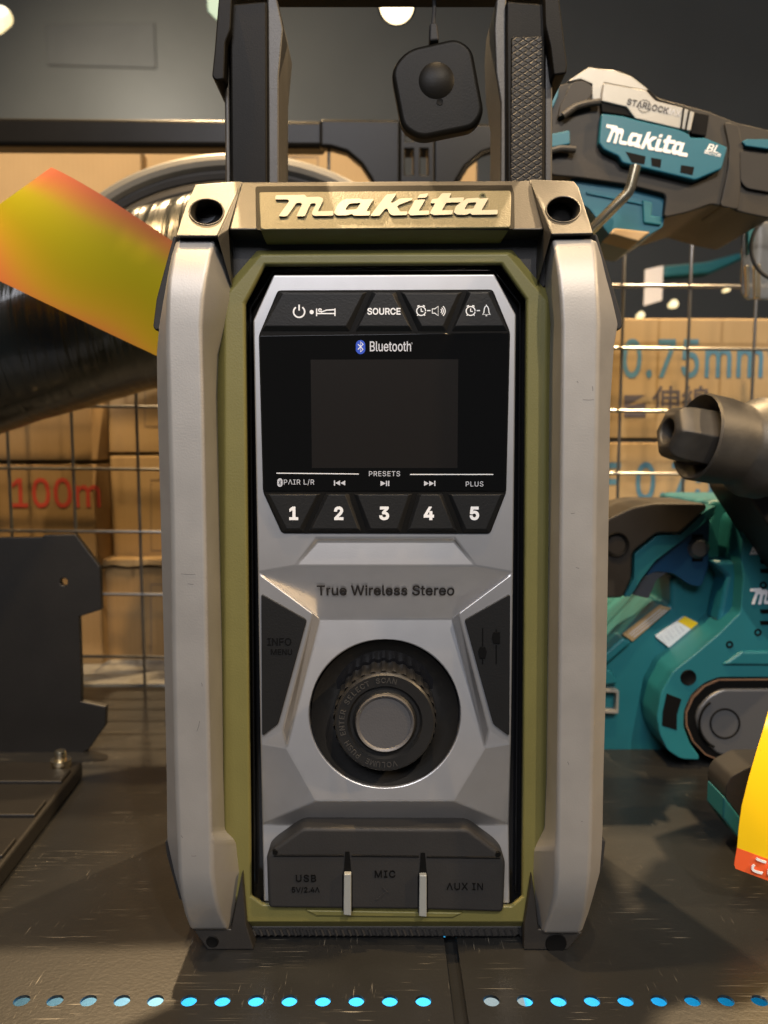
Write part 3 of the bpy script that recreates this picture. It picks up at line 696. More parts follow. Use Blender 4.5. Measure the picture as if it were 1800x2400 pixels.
slab('cover_lip', [(716, 2134), (1085, 2140), (1062, 2151), (742, 2147)], YO - .0012, .006, M['olive'], radio, bevel=.0005)
# carrying handle: two posts and the bar over the top
hd = empty('handle', P(906, 424, .35), '', None)
for k_ in ('label', 'category'):
    if k_ in hd: del hd[k_]
hd.parent = radio; hd.location = P(906, 424, .35) - wpos(radio)
YH = .338
slab('post', [(538, 8), (626, 0), (627, 440), (541, 440)], YH, .034, M['black'], hd, bevel=.0012)
slab('post_rim', [(524, 60), (536, 40), (541, 440), (528, 440)], YH + .004, .03, M['cap'], hd, bevel=.001)
slab('post_rim', [(625, -10), (650, -4), (664, 66), (654, 180), (654, 440), (628, 440)], YH + .003, .032, M['cap'], hd, bevel=.001)
slab('post', [(1186, 0), (1280, 8), (1278, 440), (1189, 440)], YH, .034, M['black'], hd, bevel=.0012)
slab('grip_pad', [(1199, 86), (1272, 84), (1272, 436), (1197, 436)], YH - .0012, .004, M['grip'], hd, bevel=.0006)
slab('post_rim', [(1276, 40), (1290, 60), (1296, 180), (1295, 440), (1277, 440)], YH + .004, .03, M['cap'], hd, bevel=.001)
slab('post_rim', [(1188, -10), (1163, -4), (1158, 66), (1162, 170), (1173, 240), (1172, 440), (1187, 440)], YH + .003, .032, M['cap'], hd, bevel=.001)
slab('latch_arm', [(514, -30), (545, -30), (540, 70), (528, 100), (525, 186), (504, 188), (496, 178), (502, 120)], YH - .004, .03, M['black'], hd, bevel=.0008, rc=6)
slab('latch_arm', [(1275, -30), (1308, -30), (1330, 150), (1328, 172), (1298, 176), (1290, 110), (1278, 60)], YH - .004, .03, M['black'], hd, bevel=.0008, rc=6)
slab('handle_bar', [(505, -260), (1312, -260), (1305, -96), (512, -96)], YH - .002, .036, M['black'], hd, bevel=.001)

# ------------------------------------------------------------------ anti-theft tag hanging from the handle
YTg = .345
st = empty('security_tag', P(1023, 200, YTg), 'black rounded square security tag hanging on a cord from the radio handle', 'security tag')
slab('tag_body', [(915, 160), (955, 112), (1072, 86), (1108, 112), (1136, 262), (1112, 300), (985, 326), (942, 300)], YTg, .008, M['tagblk'], st, rc=42, bevel=.0022, seg=4)
lathe('dome', P(1023, 189, YTg), [(0, .0016), (.003, .0014), (.0055, .0008), (.0075, .0001), (.0086, -.0006)], M['tagblk'], st, seg=40)
lathe('pin_hole', P(1031, 239, YTg), [(0, .0001), (.001, .0002), (.0014, .0003), (.0014, -.0005)], M['moss'], st, seg=16)
tube('cord', [[P(1017, 100, YTg + .004), P(1014, 70, YTg + .004), P(1018, 20, YTg + .006), P(1016, -60, YTg + .01)]], .0009, M['rubber'], st, smooth=True)
slab('cord_sleeve', [(1007, 52), (1025, 52), (1030, 94), (1006, 96)], YTg, .006, M['rubber'], st, bevel=.001)

# ------------------------------------------------------------------ rack behind: rail, slotted upright, brackets
rack = empty('shelf_rack', (0, .64, 0), 'black steel rack rail with slotted upright and curved brackets behind the radio', 'shelf rack')
slab('rail', [(-500, 268), (760, 281), (760, 345), (-500, 338)], .640, .02, M['rack'], rack, bevel=.004, seg=4)
slab('rail', [(1010, 290), (1260, 290), (1260, 345), (1010, 345)], .640, .02, M['rack'], rack, bevel=.004, seg=4)
slab('bracket', [(748, 277), (940, 279), (940, 470), (885, 470), (868, 420), (845, 385), (812, 357), (775, 346), (748, 344)], .636, .012, M['rack'], rack, bevel=.003, seg=3)
slab('bracket', [(1015, 287), (1178, 288), (1178, 344), (1130, 360), (1092, 392), (1072, 424), (1060, 470), (1015, 470)], .636, .012, M['rack'], rack, bevel=.003, seg=3)
slab('upright', [(938, 262), (1018, 262), (1018, 700), (938, 700)], .632, .02, M['rack'], rack, bevel=.0012,
     holes=[[(949, 297), (968, 297), (968, 330), (949, 330)], [(949, 349), (968, 349), (968, 409), (949, 409)], [(985, 349), (1003, 349), (1003, 409), (985, 409)]])
tube('bracket_edge', [[P(1178, 346, .6355), P(1132, 360, .6355), P(1094, 392, .6355), P(1074, 424, .6355)]], .0015, M['rack'], rack)

# ------------------------------------------------------------------ wire mesh
YM = SHELF_BACK + .002
wl = []
for k in range(-3, 6):
    yl = 951 + k * 146.2; yr = 966 + k * 147
    wl.append([P(-700, yl - 6, YM - .0025), P(2500, yr + 6, YM - .0025)])
for x in (-436, -287, -136, 15, 167, 320, 474, 628, 768, 920, 1300, 1453, 1607, 1760, 1913, 2066):
    xb = 900 + (x - 900) * .966
    wl.append([P(900 + (x - 900) * 1.025, 500, YM), P(xb, 1612, YM)])
    if x in (768,): wl[-1] = [P(771, 330, YM), P(765, 1612, YM)]
ms = tube('wire_mesh', wl, .0013, M['wire'], None)
tag(ms, 'black welded wire mesh panel standing behind the tools', 'wire mesh')

# ------------------------------------------------------------------ cartons behind the mesh
def carton(pts, Y, depth, m, label, group='brown cartons behind the mesh', tape=None):
    o = slab('carton', pts, Y, depth, m, None, bevel=.002, seg=2)
    tag(o, label, 'carton', group); return o
carton([(-300, 740), (212, 760), (216, 1081), (-300, 1080)], .70, .25, M['card2'], 'brown carton above the one printed 100m, partly behind the wrapped coil')
c100 = carton([(-300, 1087), (217, 1088), (228, 1330), (-300, 1330)], .70, .25, M['card2'], 'brown carton printed 100m in red letters')
text('red_print', '100m', 22, 1188, 66, .6995, M['redprint'], c100, bold=.01, align='LEFT', sx=.86)
carton([(-300, 1336), (234, 1336), (242, 1572), (-300, 1572)], .705, .22, M['card2'], 'dull carton below the 100m carton, behind the black plate')
c1 = carton([(254, 880), (620, 880), (620, 1062), (254, 1062)], .74, .2, M['card'], 'small carton on top of the middle stack, left of the radio')
c2 = carton([(256, 1068), (620, 1068), (620, 1308), (266, 1308)], .74, .2, M['card'], 'tall carton in the middle of the stack left of the radio')
c3 = carton([(240, 1330), (640, 1330), (640, 1580), (246, 1580)], .72, .22, M['card2'], 'lowest carton of the stack beside the radio with thin printed frame')
for c_, y0, y1, Yc in ((c1, 890, 1000, .74), (c2, 1125, 1290, .74), (c3, 1370, 1540, .72)):
    x0 = 340 if c_ is c1 else 354
    strokes('printed_frame', [[(x0, y0), (x0 + 150, y0), (x0 + 150, y1), (x0, y1)]], Yc - .0003, 2.2, M['darkbox'], c_, closed=(0,))
# torn flap strip, bright on top of the lowest carton
slab('carton_flap', [(236, 1312), (640, 1311), (640, 1323), (500, 1324), (470, 1328), (430, 1323), (395, 1328), (350, 1324), (300, 1329), (262, 1324), (240, 1330)], .715, .03, M['card'], c3, bevel=.0006)
# upper cartons seen under the rail
carton([(-300, 345), (330, 350), (330, 730), (-300, 730)], .84, .2, M['card'], 'brown carton high behind the yellow label, under the rail')
carton([(338, 350), (560, 352), (560, 860), (338, 860)], .86, .2, M['card'], 'brown carton under the rail behind the left handle post')
c6 = carton([(566, 352), (920, 352), (920, 900), (566, 900)], .84, .2, M['card'], 'brown carton under the rail between the handle posts')
strokes('printed_frame', [[(640, 368), (745, 368), (745, 405)]], .8397, 2.5, M['darkbox'], c6)
carton([(1050, 352), (1118, 352), (1118, 700), (1050, 700)], .84, .2, M['card'], 'narrow carton seen under the right bracket')
r1_ = carton([(1290, 745), (2300, 748), (2300, 1030), (1290, 1028)], .70, .25, M['card'], 'upper carton with blue 0.75mm print behind the mesh')
r2_ = carton([(1290, 1036), (2300, 1038), (2300, 1300), (1290, 1300)], .70, .25, M['card'], 'lower carton with blue 0.75mm print behind the sander')
carton([(1290, 1306), (2300, 1306), (2300, 1575), (1290, 1575)], .705, .22, M['card2'], 'dull carton at the bottom behind the belt sander')
text('blue_print', 'F 0.75mm²x', 1378, 883, 84, .6995, M['blueprint'], r1_, bold=.012, align='LEFT', sx=.70, space=1.05)
text('blue_print', 'F 0.75mm²x', 1408, 1170, 84, .6995, M['blueprint'], r2_, bold=.012, align='LEFT', sx=.72, space=1.05)
text('black_print', '伸線', 1528, 962, 34, .6995, M['darkbox'], r1_, align='LEFT', bold=.01)
slab('printed_emblem', [(1463, 926), (1513, 926), (1470, 951), (1513, 944), (1513, 978), (1463, 978)], .6996, .001, M['darkbox'], r1_, bevel=0)

# ------------------------------------------------------------------ wrapped coil with yellow label at the left
def roll():
    a, b = P(-420, 915, .50), P(620, 628, .56); ax_ = (b - a).normalized(); ln = (b - a).length; r = .058
    pr = [(0, 0), (r * .9, 0), (r, .006)] + [(r * (1 + .003 * math.sin(k * 1.9) + .005 * math.sin(k * .7)), .006 + (ln - .012) * k / 40) for k in range(1, 40)] + [(r, ln - .006), (r * .9, ln), (0, ln)]
    return lathe('film_roll', a, pr, M['film'], None, axis=ax_, seg=64, rmod=lambda i_, j_: 1 + .010 * math.sin(5 * i_ * 2 * math.pi / 64 + j_ * .3), ang=80)
tag(roll(), 'black roll wrapped in shiny film under the yellow label at the left', 'wrapped roll')
hs = empty('hose_coil', P(553, 640, .6), 'dark coiled hose arching up behind the radio under the rack rail', 'hose')
for k_, (ra, rb_, m_) in enumerate(((405, 260, 'hosegrey'), (372, 228, 'rubber'), (338, 196, 'rubber'), (304, 164, 'rubber'))):
    tube('hose_turn', [[P(x, y, .60 + .004 * (k_ % 2)) for x, y in arc(553, 640, ra, 0, 357, 90, rb_)]], .0062, M[m_], hs, closed=True)
def bent_sheet(name, corners, bulge, thick, m, parent, nu=16, nv=6):
    """a card with a slight bend; corners TL, TR, BR, BL in 3D"""
    a, b, c, d = [Vector(x) for x in corners]; bm = bmesh.new(); g = []
    for i in range(nu + 1):
        s = i / nu; row = []
        for j in range(nv + 1):
            t = j / nv; p = (a * (1 - s) + b * s) * (1 - t) + (d * (1 - s) + c * s) * t
            row.append(bm.verts.new(p + Vector((0, -bulge * 4 * s * (1 - s), 0))))
        g.append(row)
    for i in range(nu):
        for j in range(nv): bm.faces.new((g[i][j], g[i + 1][j], g[i + 1][j + 1], g[i][j + 1]))
    ge = bmesh.ops.extrude_face_region(bm, geom=list(bm.faces))
    bmesh.ops.translate(bm, vec=(0, thick, 0), verts=[x for x in ge['geom'] if isinstance(x, bmesh.types.BMVert)])
    return from_bm(name, bm, m, parent)
lb = bent_sheet('product_label', [P(120, 392, .425), P(440, 590, .430), P(440, 868, .430), P(-150, 585, .425)], .02, .0006, M['label'], None)
tag(lb, 'yellow label with orange edges slung across the wrapped coil', 'label')

# ------------------------------------------------------------------ black plate stand at the left
ps = empty('plate_stand', T(60, 1850), 'black sheet metal plate with notched edge bolted to a ridged base', 'tool stand')
bq = lambda u, w_: (u / 2.949, 900 + w_ / 2.949)
slab('plate', [(-300, 1262), bq(295, 1060), bq(298, 1045), bq(520, 1040), bq(690, 1265), bq(700, 1560), bq(545, 1610), bq(560, 2030), (190, 1644), (248, 1656), (247, 1700), (207, 1757), (169, 1780), (-300, 1900)], .50, .005, M['plate'], ps, bevel=.0008,
     holes=[circ(149, 1364, 9, 16)])
def on(px_, py_, z): return T(px_, py_, z)
base = [T(196, 1822), T(-80, 2195), T(-700, 2195), T(-400, 1822)]
solid('stand_base', [Vector((p.x, p.y, .0105)) for p in base], (0, 0, -.0102), M['plate'], ps, bevel=.0022, seg=3)
for k in range(4):
    t0 = .10 + k * .26; a = base[0].lerp(base[1], t0); d = base[0].lerp(base[1], t0 + .11)
    solid('base_ridge', [(a.x - .002, a.y, .0125), (d.x - .002, d.y, .0125), (d.x - .4, d.y, .0125), (a.x - .4, a.y, .0125)], (0, 0, -.004), M['plate'], ps, bevel=.001, seg=2)
lathe('bolt', T(143, 1800, .010), [(0, .011), (.003, .011), (.0034, .010), (.0034, .0055), (.006, .0055), (.006, 0)], M['chrome'], ps, axis=(0, 0, 1), seg=6 * 4)

# ------------------------------------------------------------------ oscillating tool hanging top right
D = lambda u, w_: (1280 + u * .31344, 150 + w_ * .31344)
def dl(L): return [D(*p) for p in L]
mt = empty('multi_tool', P(1500, 320, .5), 'teal and black cordless oscillating tool hanging above the mesh', 'power tool')
slab('tool_body', dl([(30, 180), (95, 158), (250, 112), (340, 140), (430, 135), (760, 190), (840, 255), (1220, 355), (1430, 440), (1700, 500), (1700, 1160), (1500, 1120), (1240, 1045), (1060, 1110), (880, 1150), (900, 975), (600, 900), (250, 850), (30, 830)]), .470, .075, M['toolblk'], mt, rc=12, bevel=.009, seg=5)
slab('grip_sleeve', dl([(1330, 430), (1440, 455), (1480, 640), (1440, 1090), (1300, 1062), (1360, 780), (1370, 620)]), .4685, .03, M['toolblk'], mt, rc=10, bevel=.004, seg=4)
slab('clamp_lever', dl([(160, 128), (320, 22), (395, 36), (500, 42), (640, 92), (765, 188), (750, 200), (435, 140), (412, 275), (345, 270), (345, 150), (260, 112), (185, 128)]), .4690, .06, M['toolslv'], mt, bevel=.002, seg=3)
slab('lever_pad', dl([(175, 150), (260, 116), (330, 150), (350, 180), (330, 260), (200, 330), (130, 380), (90, 400), (110, 300), (150, 230)]), .466, .03, M['toolblk'], mt, rc=12, bevel=.004, seg=4)
sp = slab('silver_plate', dl([(430, 138), (752, 196), (780, 230), (820, 272), (1030, 325), (1112, 360), (1082, 502), (1005, 487), (665, 407), (602, 322), (415, 277)]), .4655, .006, M['toolslv'], mt, rc=4, bevel=.0008)
tube('plate_groove', [[P(*D(1028, 332), .4653), P(*D(1008, 486), .4653)], [P(*D(1070, 350), .4653), P(*D(1042, 496), .4653)]], .0006, M['moss'], sp)
rt = -11.5
text('printed_word', 'STARLOCK', *D(600, 300), 12.5, .4653, M['dkprint'], sp, bold=.02, rot=-12.5, align='LEFT', sx=1.0, space=1.05)
text('printed_word', 'MAX', *D(880, 366), 12.0, .4653, M['greyp'], sp, rot=-12, align='LEFT', space=1.0)
gear = [];
for i in range(48):
    a = 2 * math.pi * i / 48; r_ = 15.5 if (i // 2) % 2 else 13.5
    gear.append((D(735, 315)[0] + r_ * math.cos(a), D(735, 315)[1] + r_ * math.sin(a)))
strokes('gear_mark', [gear], .4653, 1.2, M['dkprint'], sp, closed=(0,))
slab('lock_slot', dl([(1112, 358), (1222, 378), (1197, 540), (1082, 520)]), .4675, .01, M['moss'], mt, rc=3, bevel=.001)
slab('dark_groove', dl([(752, 196), (770, 190), (840, 262), (1030, 318), (1100, 352), (1030, 328), (820, 274), (775, 235)]), .4660, .004, M['moss'], mt, bevel=.0004)
slab('dark_step', dl([(412, 280), (600, 325), (665, 408), (590, 386), (415, 362)]), .4665, .006, M['moss'], mt, bevel=.0008)
tp = slab('teal_plate', dl([(415, 366), (590, 388), (665, 412), (1005, 490), (1072, 522), (1085, 548), (1192, 548), (1360, 620), (1315, 785), (1115, 870), (570, 740), (540, 690), (430, 640), (395, 590)]), .4650, .006, M['teal'], mt, rc=6, bevel=.0012)
for L in ([(595, 655), (745, 690), (735, 750), (640, 735)], [(785, 700), (862, 712), (855, 775), (790, 760)], [(1010, 755), (1108, 770), (1095, 830), (1003, 810)]):
    slab('vent', dl(L), .4648, .001, M['moss'], tp, bevel=0)
def tool_logo(u, w_):
    s = (u - 172) / 1343; t = (230 - w_) / 137
    return P(*D(442 + 612 * s + 8 * t, 578 + 128 * s - 140 * t), .4650)
logo('printed_logo', tool_logo, .0003, M['white'], tp)
text('printed_word', 'BL', *D(1190, 648), 16, .4650, M['white'], tp, bold=.015, rot=-11, shear=.25, align='LEFT', sx=1.1, ext=.0002)
text('printed_word', 'MOTOR', *D(1180, 668), 7.5, .4650, M['white'], tp, bold=.01, rot=-13, align='LEFT', sx=1.0, ext=.0002)
slab('teal_strip', dl([(1465, 578), (1500, 560), (1700, 560), (1700, 640), (1490, 612)]), .467, .004, M['teal'], mt, rc=4, bevel=.0006)
slab('grip_pad', dl([(1450, 640), (1500, 655), (1700, 675), (1700, 965), (1500, 930), (1455, 880)]), .468, .006, M['rubber'], mt, rc=10, bevel=.0015)
slab('blade_guard', dl([(40, 200), (98, 160), (90, 240), (50, 330), (35, 330)]), .4690, .02, M['teal'], mt, bevel=.001)
slab('blade_guard', dl([(30, 520), (110, 505), (180, 490), (182, 600), (120, 612), (30, 628)]), .4655, .02, M['teal'], mt, rc=6, bevel=.002)
tube('rib', [[P(*D(125, 388), .4665), P(*D(220, 320), .4665), P(*D(310, 295), .4665), P(*D(402, 284), .4665)], [P(*D(30, 650), .4665), P(*D(110, 632), .4665), P(*D(220, 640), .4665)]], .0020, M['cap'], mt, smooth=True)
lo = slab('lower_housing', dl([(180, 840), (500, 872), (915, 975), (905, 1080), (872, 1222), (790, 1268), (690, 1336), (470, 1275), (400, 1185), (320, 1080), (200, 1000)]), .474, .05, M['teal'], mt, rc=6, bevel=.003, seg=3)
slab('housing_step', dl([(720, 1010), (800, 1030), (790, 1130), (870, 1140), (862, 1210), (730, 1190)]), .4725, .01, M['tealg'], lo, bevel=.0012)
slab('housing_rib', dl([(300, 950), (760, 1045), (750, 1062), (300, 972)]), .4730, .01, M['teal'], lo, bevel=.001)
slab('bounce_lit_underside', dl([(472, 1272), (512, 1222), (790, 1252), (690, 1332)]), .4725, .02, M['tan'], mt, bevel=.0015)  # tan colour paints warm light bounced off the cartons onto the underside

# ------------------------------------------------------------------ bent hook from the mesh
hk = tube('display_hook', [[P(1250, 640, YM), P(1330, 590, .462), P(1400, 524, .452), P(1466, 458, .446), P(1473, 450, .4455), P(1478, 438, .445), P(1490, 388, .444)]], .0030, M['chrome'], None, res=6)
tag(hk, 'bent chrome display hook pointing up in front of the teal tool', 'hook')

# ------------------------------------------------------------------ belt sander at the right
Sd = lambda u, w_: (1400 + u * .31646, 1150 + w_ * .31646)
def sl(L): return [Sd(*p) for p in L]
sd = empty('belt_sander', T(1700, 1800), 'teal cordless belt sander lying on the shelf right of the radio', 'power tool')
slab('sander_body', sl([(0, 1240), (90, 1170), (475, 842), (545, 865), (545, 640), (700, 560), (840, 180), (800, 92), (870, 72), (1700, 72), (1700, 1990), (560, 1990), (0, 1960)]), .505, .09, M['tealg'], sd, bevel=.006, seg=4)
fh = slab('front_housing', sl([(1085, 250), (1110, 200), (1170, 172), (1700, 172), (1700, 1385), (900, 1385), (790, 1430), (700, 1510), (645, 1630), (640, 1750), (690, 1880), (755, 1965), (752, 1996), (620, 1990), (520, 1925), (462, 1810), (440, 1680), (470, 1500), (560, 1340), (700, 1230), (900, 1060), (1060, 900), (1080, 650), (1065, 520)]), .472, .035, M['tealg'], sd, rc=10, bevel=.0028, seg=4)
slab('step_facet', sl([(840, 520), (1070, 520), (1080, 660), (1060, 900), (890, 985), (960, 640)]), .484, .02, M['teal'], sd, bevel=.003, seg=3)
slab('raised_flare', sl([(920, 1296), (1070, 1190), (1700, 1185), (1700, 1300)]), .4700, .006, M['tealg'], fh, bevel=.002, seg=3)
slab('rear_grip', sl([(-80, 330), (90, 200), (260, 122), (420, 92), (800, 96), (816, 130), (610, 318), (440, 318), (262, 458), (256, 650), (190, 795), (-80, 800)]), .484, .06, M['toolblk'], sd, rc=10, bevel=.005, seg=4)
slab('grip_trim', sl([(446, 330), (612, 326), (815, 140), (876, 110), (866, 185), (560, 420), (430, 520), (330, 650), (245, 785), (195, 785), (272, 655), (278, 466)]), .487, .05, M['tealg'], sd, rc=4, bevel=.002, seg=3)
tr_ = slab('trigger_housing', sl([(700, 270), (835, 180), (822, 560), (770, 712), (690, 700), (560, 610), (430, 598), (350, 640), (430, 520)]), .493, .04, M['blue'], sd, rc=10, bevel=.003, seg=3)
sw = slab('dial_slot', sl([(704, 325), (786, 325), (784, 526), (704, 526)]), .4925, .002, M['moss'], tr_, bevel=.0004)
lathe('dial', P(*Sd(745, 425), .4935), [(.0, .004), (.005, .0035), (.007, .001), (.007, -.002)], M['gunmetal'], tr_, seg=24)
slab('trigger', sl([(350, 640), (430, 600), (520, 605), (440, 660), (405, 740), (380, 800), (255, 770)]), .494, .03, M['gunmetal'], sd, rc=6, bevel=.002)
lathe('grip_screw', P(*Sd(140, 402), .4838), [(0, -.001), (.005, -.001), (.0062, .0003), (.0076, .0008), (.0085, -.0004)], M['moss'], sd, seg=24)
slab('rating_label', sl([(196, 1072), (475, 852), (548, 872), (262, 1118)]), .5028, .004, M['tan'], sd, bevel=.0003)
wl_ = slab('warning_label', sl([(428, 1080), (650, 930), (765, 990), (535, 1166)]), .5030, .003, M['paper'], sd, rc=4, bevel=.0002)
slab('yellow_band', sl([(596, 968), (650, 931), (764, 990), (712, 1034)]), .5028, .001, M['yellow'], wl_, bevel=0)
strokes('printed_marks', [sl([(470 + 26 * k + 10 * q, 1085 - 18 * k + 14 * q), (478 + 26 * k + 10 * q + 3 * (k % 3), 1080 - 18 * k + 14 * q)]) for k in range(6) for q in range(4) if (k * q + k) % 4 != 1], .5028, 3, M['greyp'], wl_)
strokes('printed_rows', [sl([(250, 1075), (500, 880)]), sl([(270, 1085), (520, 885)]), sl([(235, 1065), (470, 878)])], .5026, 2.2, M['greyp'], sd)
slab('body_edge', sl([(-40, 1290), (190, 1088), (262, 1122), (100, 1265), (-40, 1370)]), .500, .02, M['tealg'], sd, bevel=.002)
slab('body_lug', sl([(-40, 1310), (90, 1325), (120, 1350), (156, 1436), (-40, 1452)]), .500, .02, M['tealg'], sd, bevel=.002)
slab('buckle', sl([(-20, 1470), (162, 1478), (156, 1652), (-20, 1645)]), .499, .01, M['toolslv'], sd, rc=5, bevel=.0006, holes=[sl([(0, 1490), (142, 1496), (138, 1630), (0, 1625)])])
belt_o = sl([(1700, 1392), (900, 1396), (790, 1445), (705, 1530), (655, 1640), (655, 1740), (705, 1860), (800, 1960), (960, 2025), (1110, 2050), (1700, 2070)])
belt_i = sl([(1700, 1402), (902, 1407), (797, 1455), (715, 1538), (667, 1644), (667, 1736), (714, 1852), (806, 1949), (962, 2013), (1110, 2038), (1700, 2058)])
slab('sanding_belt', belt_o, .4735, .06, M['brown'], sd, bevel=.0004)
slab('belt_gap', belt_i, .4733, .01, M['moss'], sd, bevel=0)
pl = slab('side_plate', sl([(1700, 1468), (920, 1472), (825, 1525), (750, 1610), (730, 1680), (750, 1780), (830, 1900), (900, 1958), (1090, 1990), (1700, 2000)]), .4715, .006, M['gunmetal'], sd, rc=12, bevel=.0018, seg=3)
tube('plate_ring', [[P(x, y, .4714) for x, y in circ(*Sd(945, 1725), 34, 40)]], .0006, M['moss'], pl, closed=True)
tube('plate_arc', [[P(x, y, .4714) for x, y in arc(*Sd(945, 1725), 60, 125, 245, 24)]], .0008, M['moss'], pl)
for c_, r_ in (((1168, 278), 17), ((675, 1385), 18)):
    lathe('housing_hole', P(*Sd(*c_), .4718), [(0, .0), (r_ * .8 * S(.47), .0), (r_ * S(.47), .0006), (r_ * 1.12 * S(.47), -.0005)], M['moss'], fh, seg=28)
slab('housing_window', sl([(515, 1502), (625, 1545), (592, 1660), (590, 1776), (480, 1742), (485, 1640)]), .4716, .002, M['moss'], fh, bevel=.0003)
for y in (512, 580, 880, 965):
    slab('vent', sl([(1205, y), (1700, y), (1700, y + 32), (1212, y + 30)]), .4716, .001, M['moss'], fh, bevel=0)
text('printed_word', 'BL', *Sd(1140, 440), 18, .4718, M['white'], fh, bold=.04, shear=.3, align='LEFT', sx=1.2, ext=.0002)
text('printed_word', 'MOTOR', *Sd(1128, 472), 8, .4718, M['white'], fh, bold=.03, shear=.3, align='LEFT', sx=1.25, ext=.0002)
logo('printed_logo', lambda u, w_: P(*Sd(1130 + (u - 172) * .46, 840 - (230 - w_) * .93), .4718), .0003, M['white'], fh)

for u_, w_ in ((1230, 700), (1190, 1050), (980, 1140)): lathe('screw', P(*Sd(u_, w_), .4718), [(0, -.0004), (.0010, -.0004), (.0013, .0002), (.0022, .0004), (.0024, -.0004)], M['moss'], fh, seg=18)
# ------------------------------------------------------------------ steel socket nozzle at the right
N = lambda u, w_: (1350 + u * .29393, 600 + w_ * .29393)
nz = empty('bolt_driver', P(*N(1300, 1450), .42), 'grey steel hex socket end of a tool poking in above the sander', 'power tool')
ax = Vector((.96, .15, -.17)).normalized()
c0 = P(*N(725, 1395), .405)
lathe('hex_nut', c0, [(.0054, .010), (.0064, 0), (.0086, -.0004), (.0118, .0010), (.0136, .0034), (.0144, .008), (.0148, .022), (.0148, .034), (0, .034)], M['steel'], nz, axis=ax, seg=36, rmod=lambda i, j: 1.0 if j < 2 else (1 / max(math.cos(math.radians(((i * 10) % 60) - 30)), .8)) * .95, bevel=.0009, ang=28)
lathe('nut_bore', c0 + ax * .0098, [(.0062, 0), (0, 0)], M['moss'], nz, axis=ax, seg=24)
lathe('sleeve', c0 + ax * .0165, [(.0135, .010), (.0205, .004), (.0222, .0), (.0232, .001), (.0230, .014), (.0216, .022), (.0218, .025), (.0256, .030), (.0268, .033), (.0268, .040), (.0246, .042), (.0246, .046), (.0225, .048), (.0225, .07), (0, .07)], M['steel'], nz, axis=ax, seg=56)
slab('tool_arm', [N(1340, 1850), N(1520, 1600), N(1640, 1300), N(2400, 1500), N(2400, 3200), N(1800, 2560)], .43, .05, M['plate'], nz, rc=20, bevel=.006, seg=4)

# ------------------------------------------------------------------ clip, cord loop and small things hung at the top right
cl = empty('hanging_clip', P(1780, 600, .52), 'clear glossy plastic hanging clip at the right edge beside the mesh', 'clip')
M['clear'] = mat('clear_plastic', (.8, .85, .9), .08, 0, trans=.85)
slab('clip_plate', [(1742, 514), (1830, 520), (1830, 702), (1752, 700), (1740, 688)], .52, .004, M['clear'], cl, rc=8, bevel=.0012)
slab('clip_ridge', [(1748, 620), (1757, 620), (1759, 694), (1750, 694)], .517, .004, M['chrome'], cl, bevel=.001)
slab('clip_ridge', [(1768, 618), (1784, 618), (1784, 698), (1770, 698)], .517, .004, M['chrome'], cl, bevel=.001)
slab('teal_pad', [(1752, 512), (1772, 514), (1770, 560), (1754, 600)], .516, .004, M['tealg'], cl, bevel=.001)
lp = tube('cord_loop', [[P(x, y, .50) for x, y in arc(1826, 580, 66, 0, 345, 40, 76)]], .0012, M['rubber'], None)
tag(lp, 'thin black cord loop hanging at the right edge', 'cord')
wc = slab('price_card', [(1512, 632), (1555, 622), (1552, 704), (1509, 717)], 1.00, .002, M['paper'], None, bevel=.0003)
tag(wc, 'small blank white card far behind the mesh above the cartons', 'card')
tb_ = slab('teal_pole', [(1556, 622), (1660, 612), (1740, 590), (1745, 605), (1665, 640), (1556, 650)], 1.06, .03, M['tealg'], None, bevel=.004)
tag(tb_, 'dim teal tool shaft behind the mesh beside the white card', 'tool')
for x, y, r_, lab in ((1580, 712, .008, 'brightest small warm lamp far behind the mesh, under the white card'), (1503, 738, .0065, 'small warm lamp glinting just above the carton edge'), (1706, 678, .004, 'faint small lamp below the mesh wire near the clip')):
    q = lathe('far_lamp', P(x, y, 1.5), [(0, .004), (r_ * .8, .003), (r_, 0), (r_ * .6, -.02), (0, -.02)], M['lampglow2'], None, seg=20)
    tag(q, lab, 'lamp', 'small far lamps')
cl2 = empty('ceiling_lamp', P(930, 2, 1.7), 'glowing warm ceiling spotlight at the top between the handle posts', 'lamp')
lathe('lens', P(930, 12, 1.70), [(0, .006), (.025, .004), (.034, 0)], M['lampglow'], cl2, axis=(0, -.75, -.66), seg=32)
lathe('lamp_can', P(930, 10, 1.703), [(.036, 0), (.040, -.002), (.040, -.07), (0, -.07)], M['rack'], cl2, axis=(0, -.75, -.66), seg=32)
l3 = lathe('ceiling_lamp', P(-12, 55, 1.7), [(0, .006), (.012, .004), (.02, 0), (.02, -.05), (0, -.05)], M['lampglow2'], None, axis=(0, -.75, -.66), seg=24)
tag(l3, 'dim warm ceiling spotlight at the upper left edge', 'lamp')
bw = slab('hanging_sign', [(484, -20), (520, -20), (516, 40), (508, 48), (486, 25)], .9, .004, M['palec'], None, bevel=.001)
tag(bw, 'pale blue plastic sign corner beside the left handle top', 'sign')

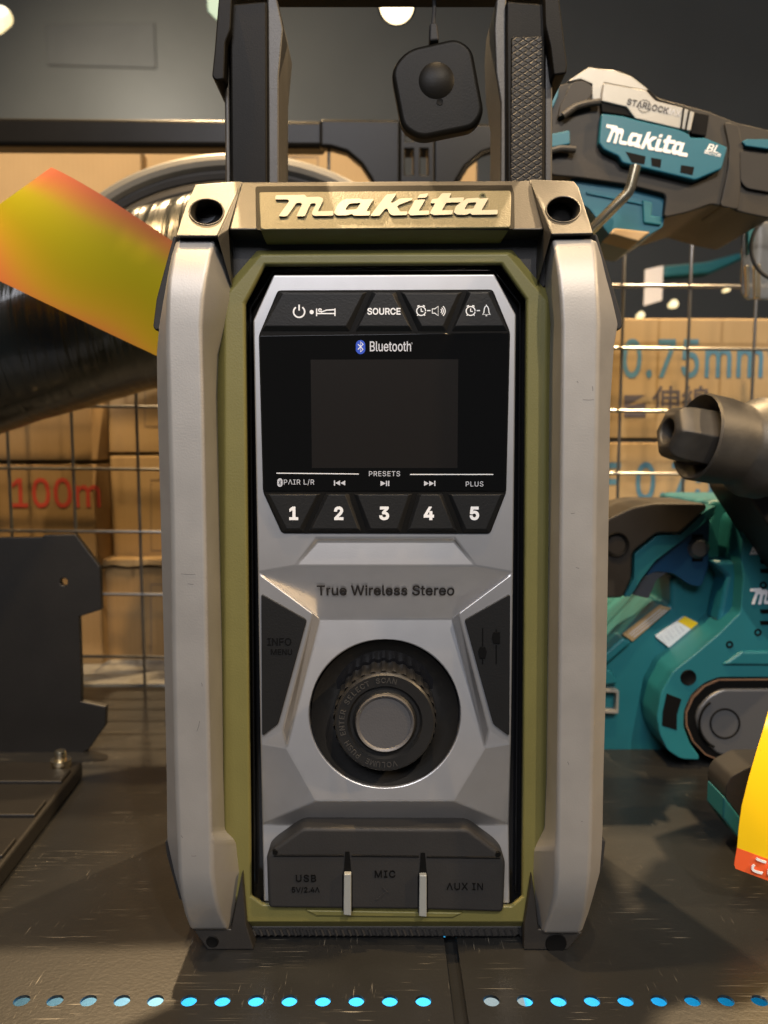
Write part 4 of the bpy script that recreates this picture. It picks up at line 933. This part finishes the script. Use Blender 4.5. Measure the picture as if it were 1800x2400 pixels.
wp = slab('wall_panel', [(105, 56), (362, 52), (366, 160), (110, 152)], 2.594, .006, mat('dull_wall_panel', (.145, .135, .115), .5, 0, None, .1, 6), None, bevel=.003)
tag(wp, 'faint flat panel on the far wall at the upper left', 'wall panel')
# ------------------------------------------------------------------ yellow hang tag and the tool it hangs on, lower right
bt = empty('battery_tool', T(1790, 2010), 'black and teal tool base lying behind the yellow tag', 'power tool')
Q = lambda u, w_: (1350 + u * .4294, 1150 + w_ * .4294)
slab('tool_base', [Q(820, 1610), Q(850, 1560), Q(955, 1505), Q(1300, 1500), Q(1300, 2010), Q(905, 1900), Q(900, 1790), Q(815, 1680)], .375, .022, M['rubber'], bt, rc=8, bevel=.004, seg=3)
slab('teal_edge', [Q(806, 1665), Q(902, 1790), Q(886, 1905), Q(800, 1790)], .372, .02, M['tealg'], bt, bevel=.0012)
def tag_sheet():
    L = [(1806, 1650), (1788, 1715), (1773, 1764), (1755, 1826), (1739, 1889), (1732, 1940), (1728, 1987)]
    def band(rows, m, name, par):
        bm = bmesh.new(); g = []
        for (x, y, Y) in rows:
            row = []
            for k in range(9):
                s = k / 8; row.append(bm.verts.new(P(x + 210 * s, y + 78 * s, Y + .004 * s * s)))
            g.append(row)
        for A, B in zip(g, g[1:]):
            for k in range(8): bm.faces.new((A[k], A[k + 1], B[k + 1], B[k]))
        ge = bmesh.ops.extrude_face_region(bm, geom=list(bm.faces))
        bmesh.ops.translate(bm, vec=(0, .0004, 0), verts=[x for x in ge['geom'] if isinstance(x, bmesh.types.BMVert)])
        return from_bm(name, bm, m, par, ang=60)
    Ys = [.338, .331, .326, .3215, .319, .3180, .3178]
    yl = band([(x, y, q) for (x, y), q in zip(L, Ys)], M['yellow'], 'hang_tag', None)
    tag(yl, 'bright yellow hang tag with orange foot curling at the lower right', 'hang tag')
    ob = band([(1728, 1987, .3177), (1723, 2015, .3176), (1721, 2027, .3176), (1724, 2036, .3176)], M['orange'], 'orange_band', yl)
    text('white_print', 'このバ', 1752, 2036, 24, .3170, M['white'], ob, bold=.02, rot=-21, align='LEFT', sx=.95, ext=.0003)
tag_sheet()
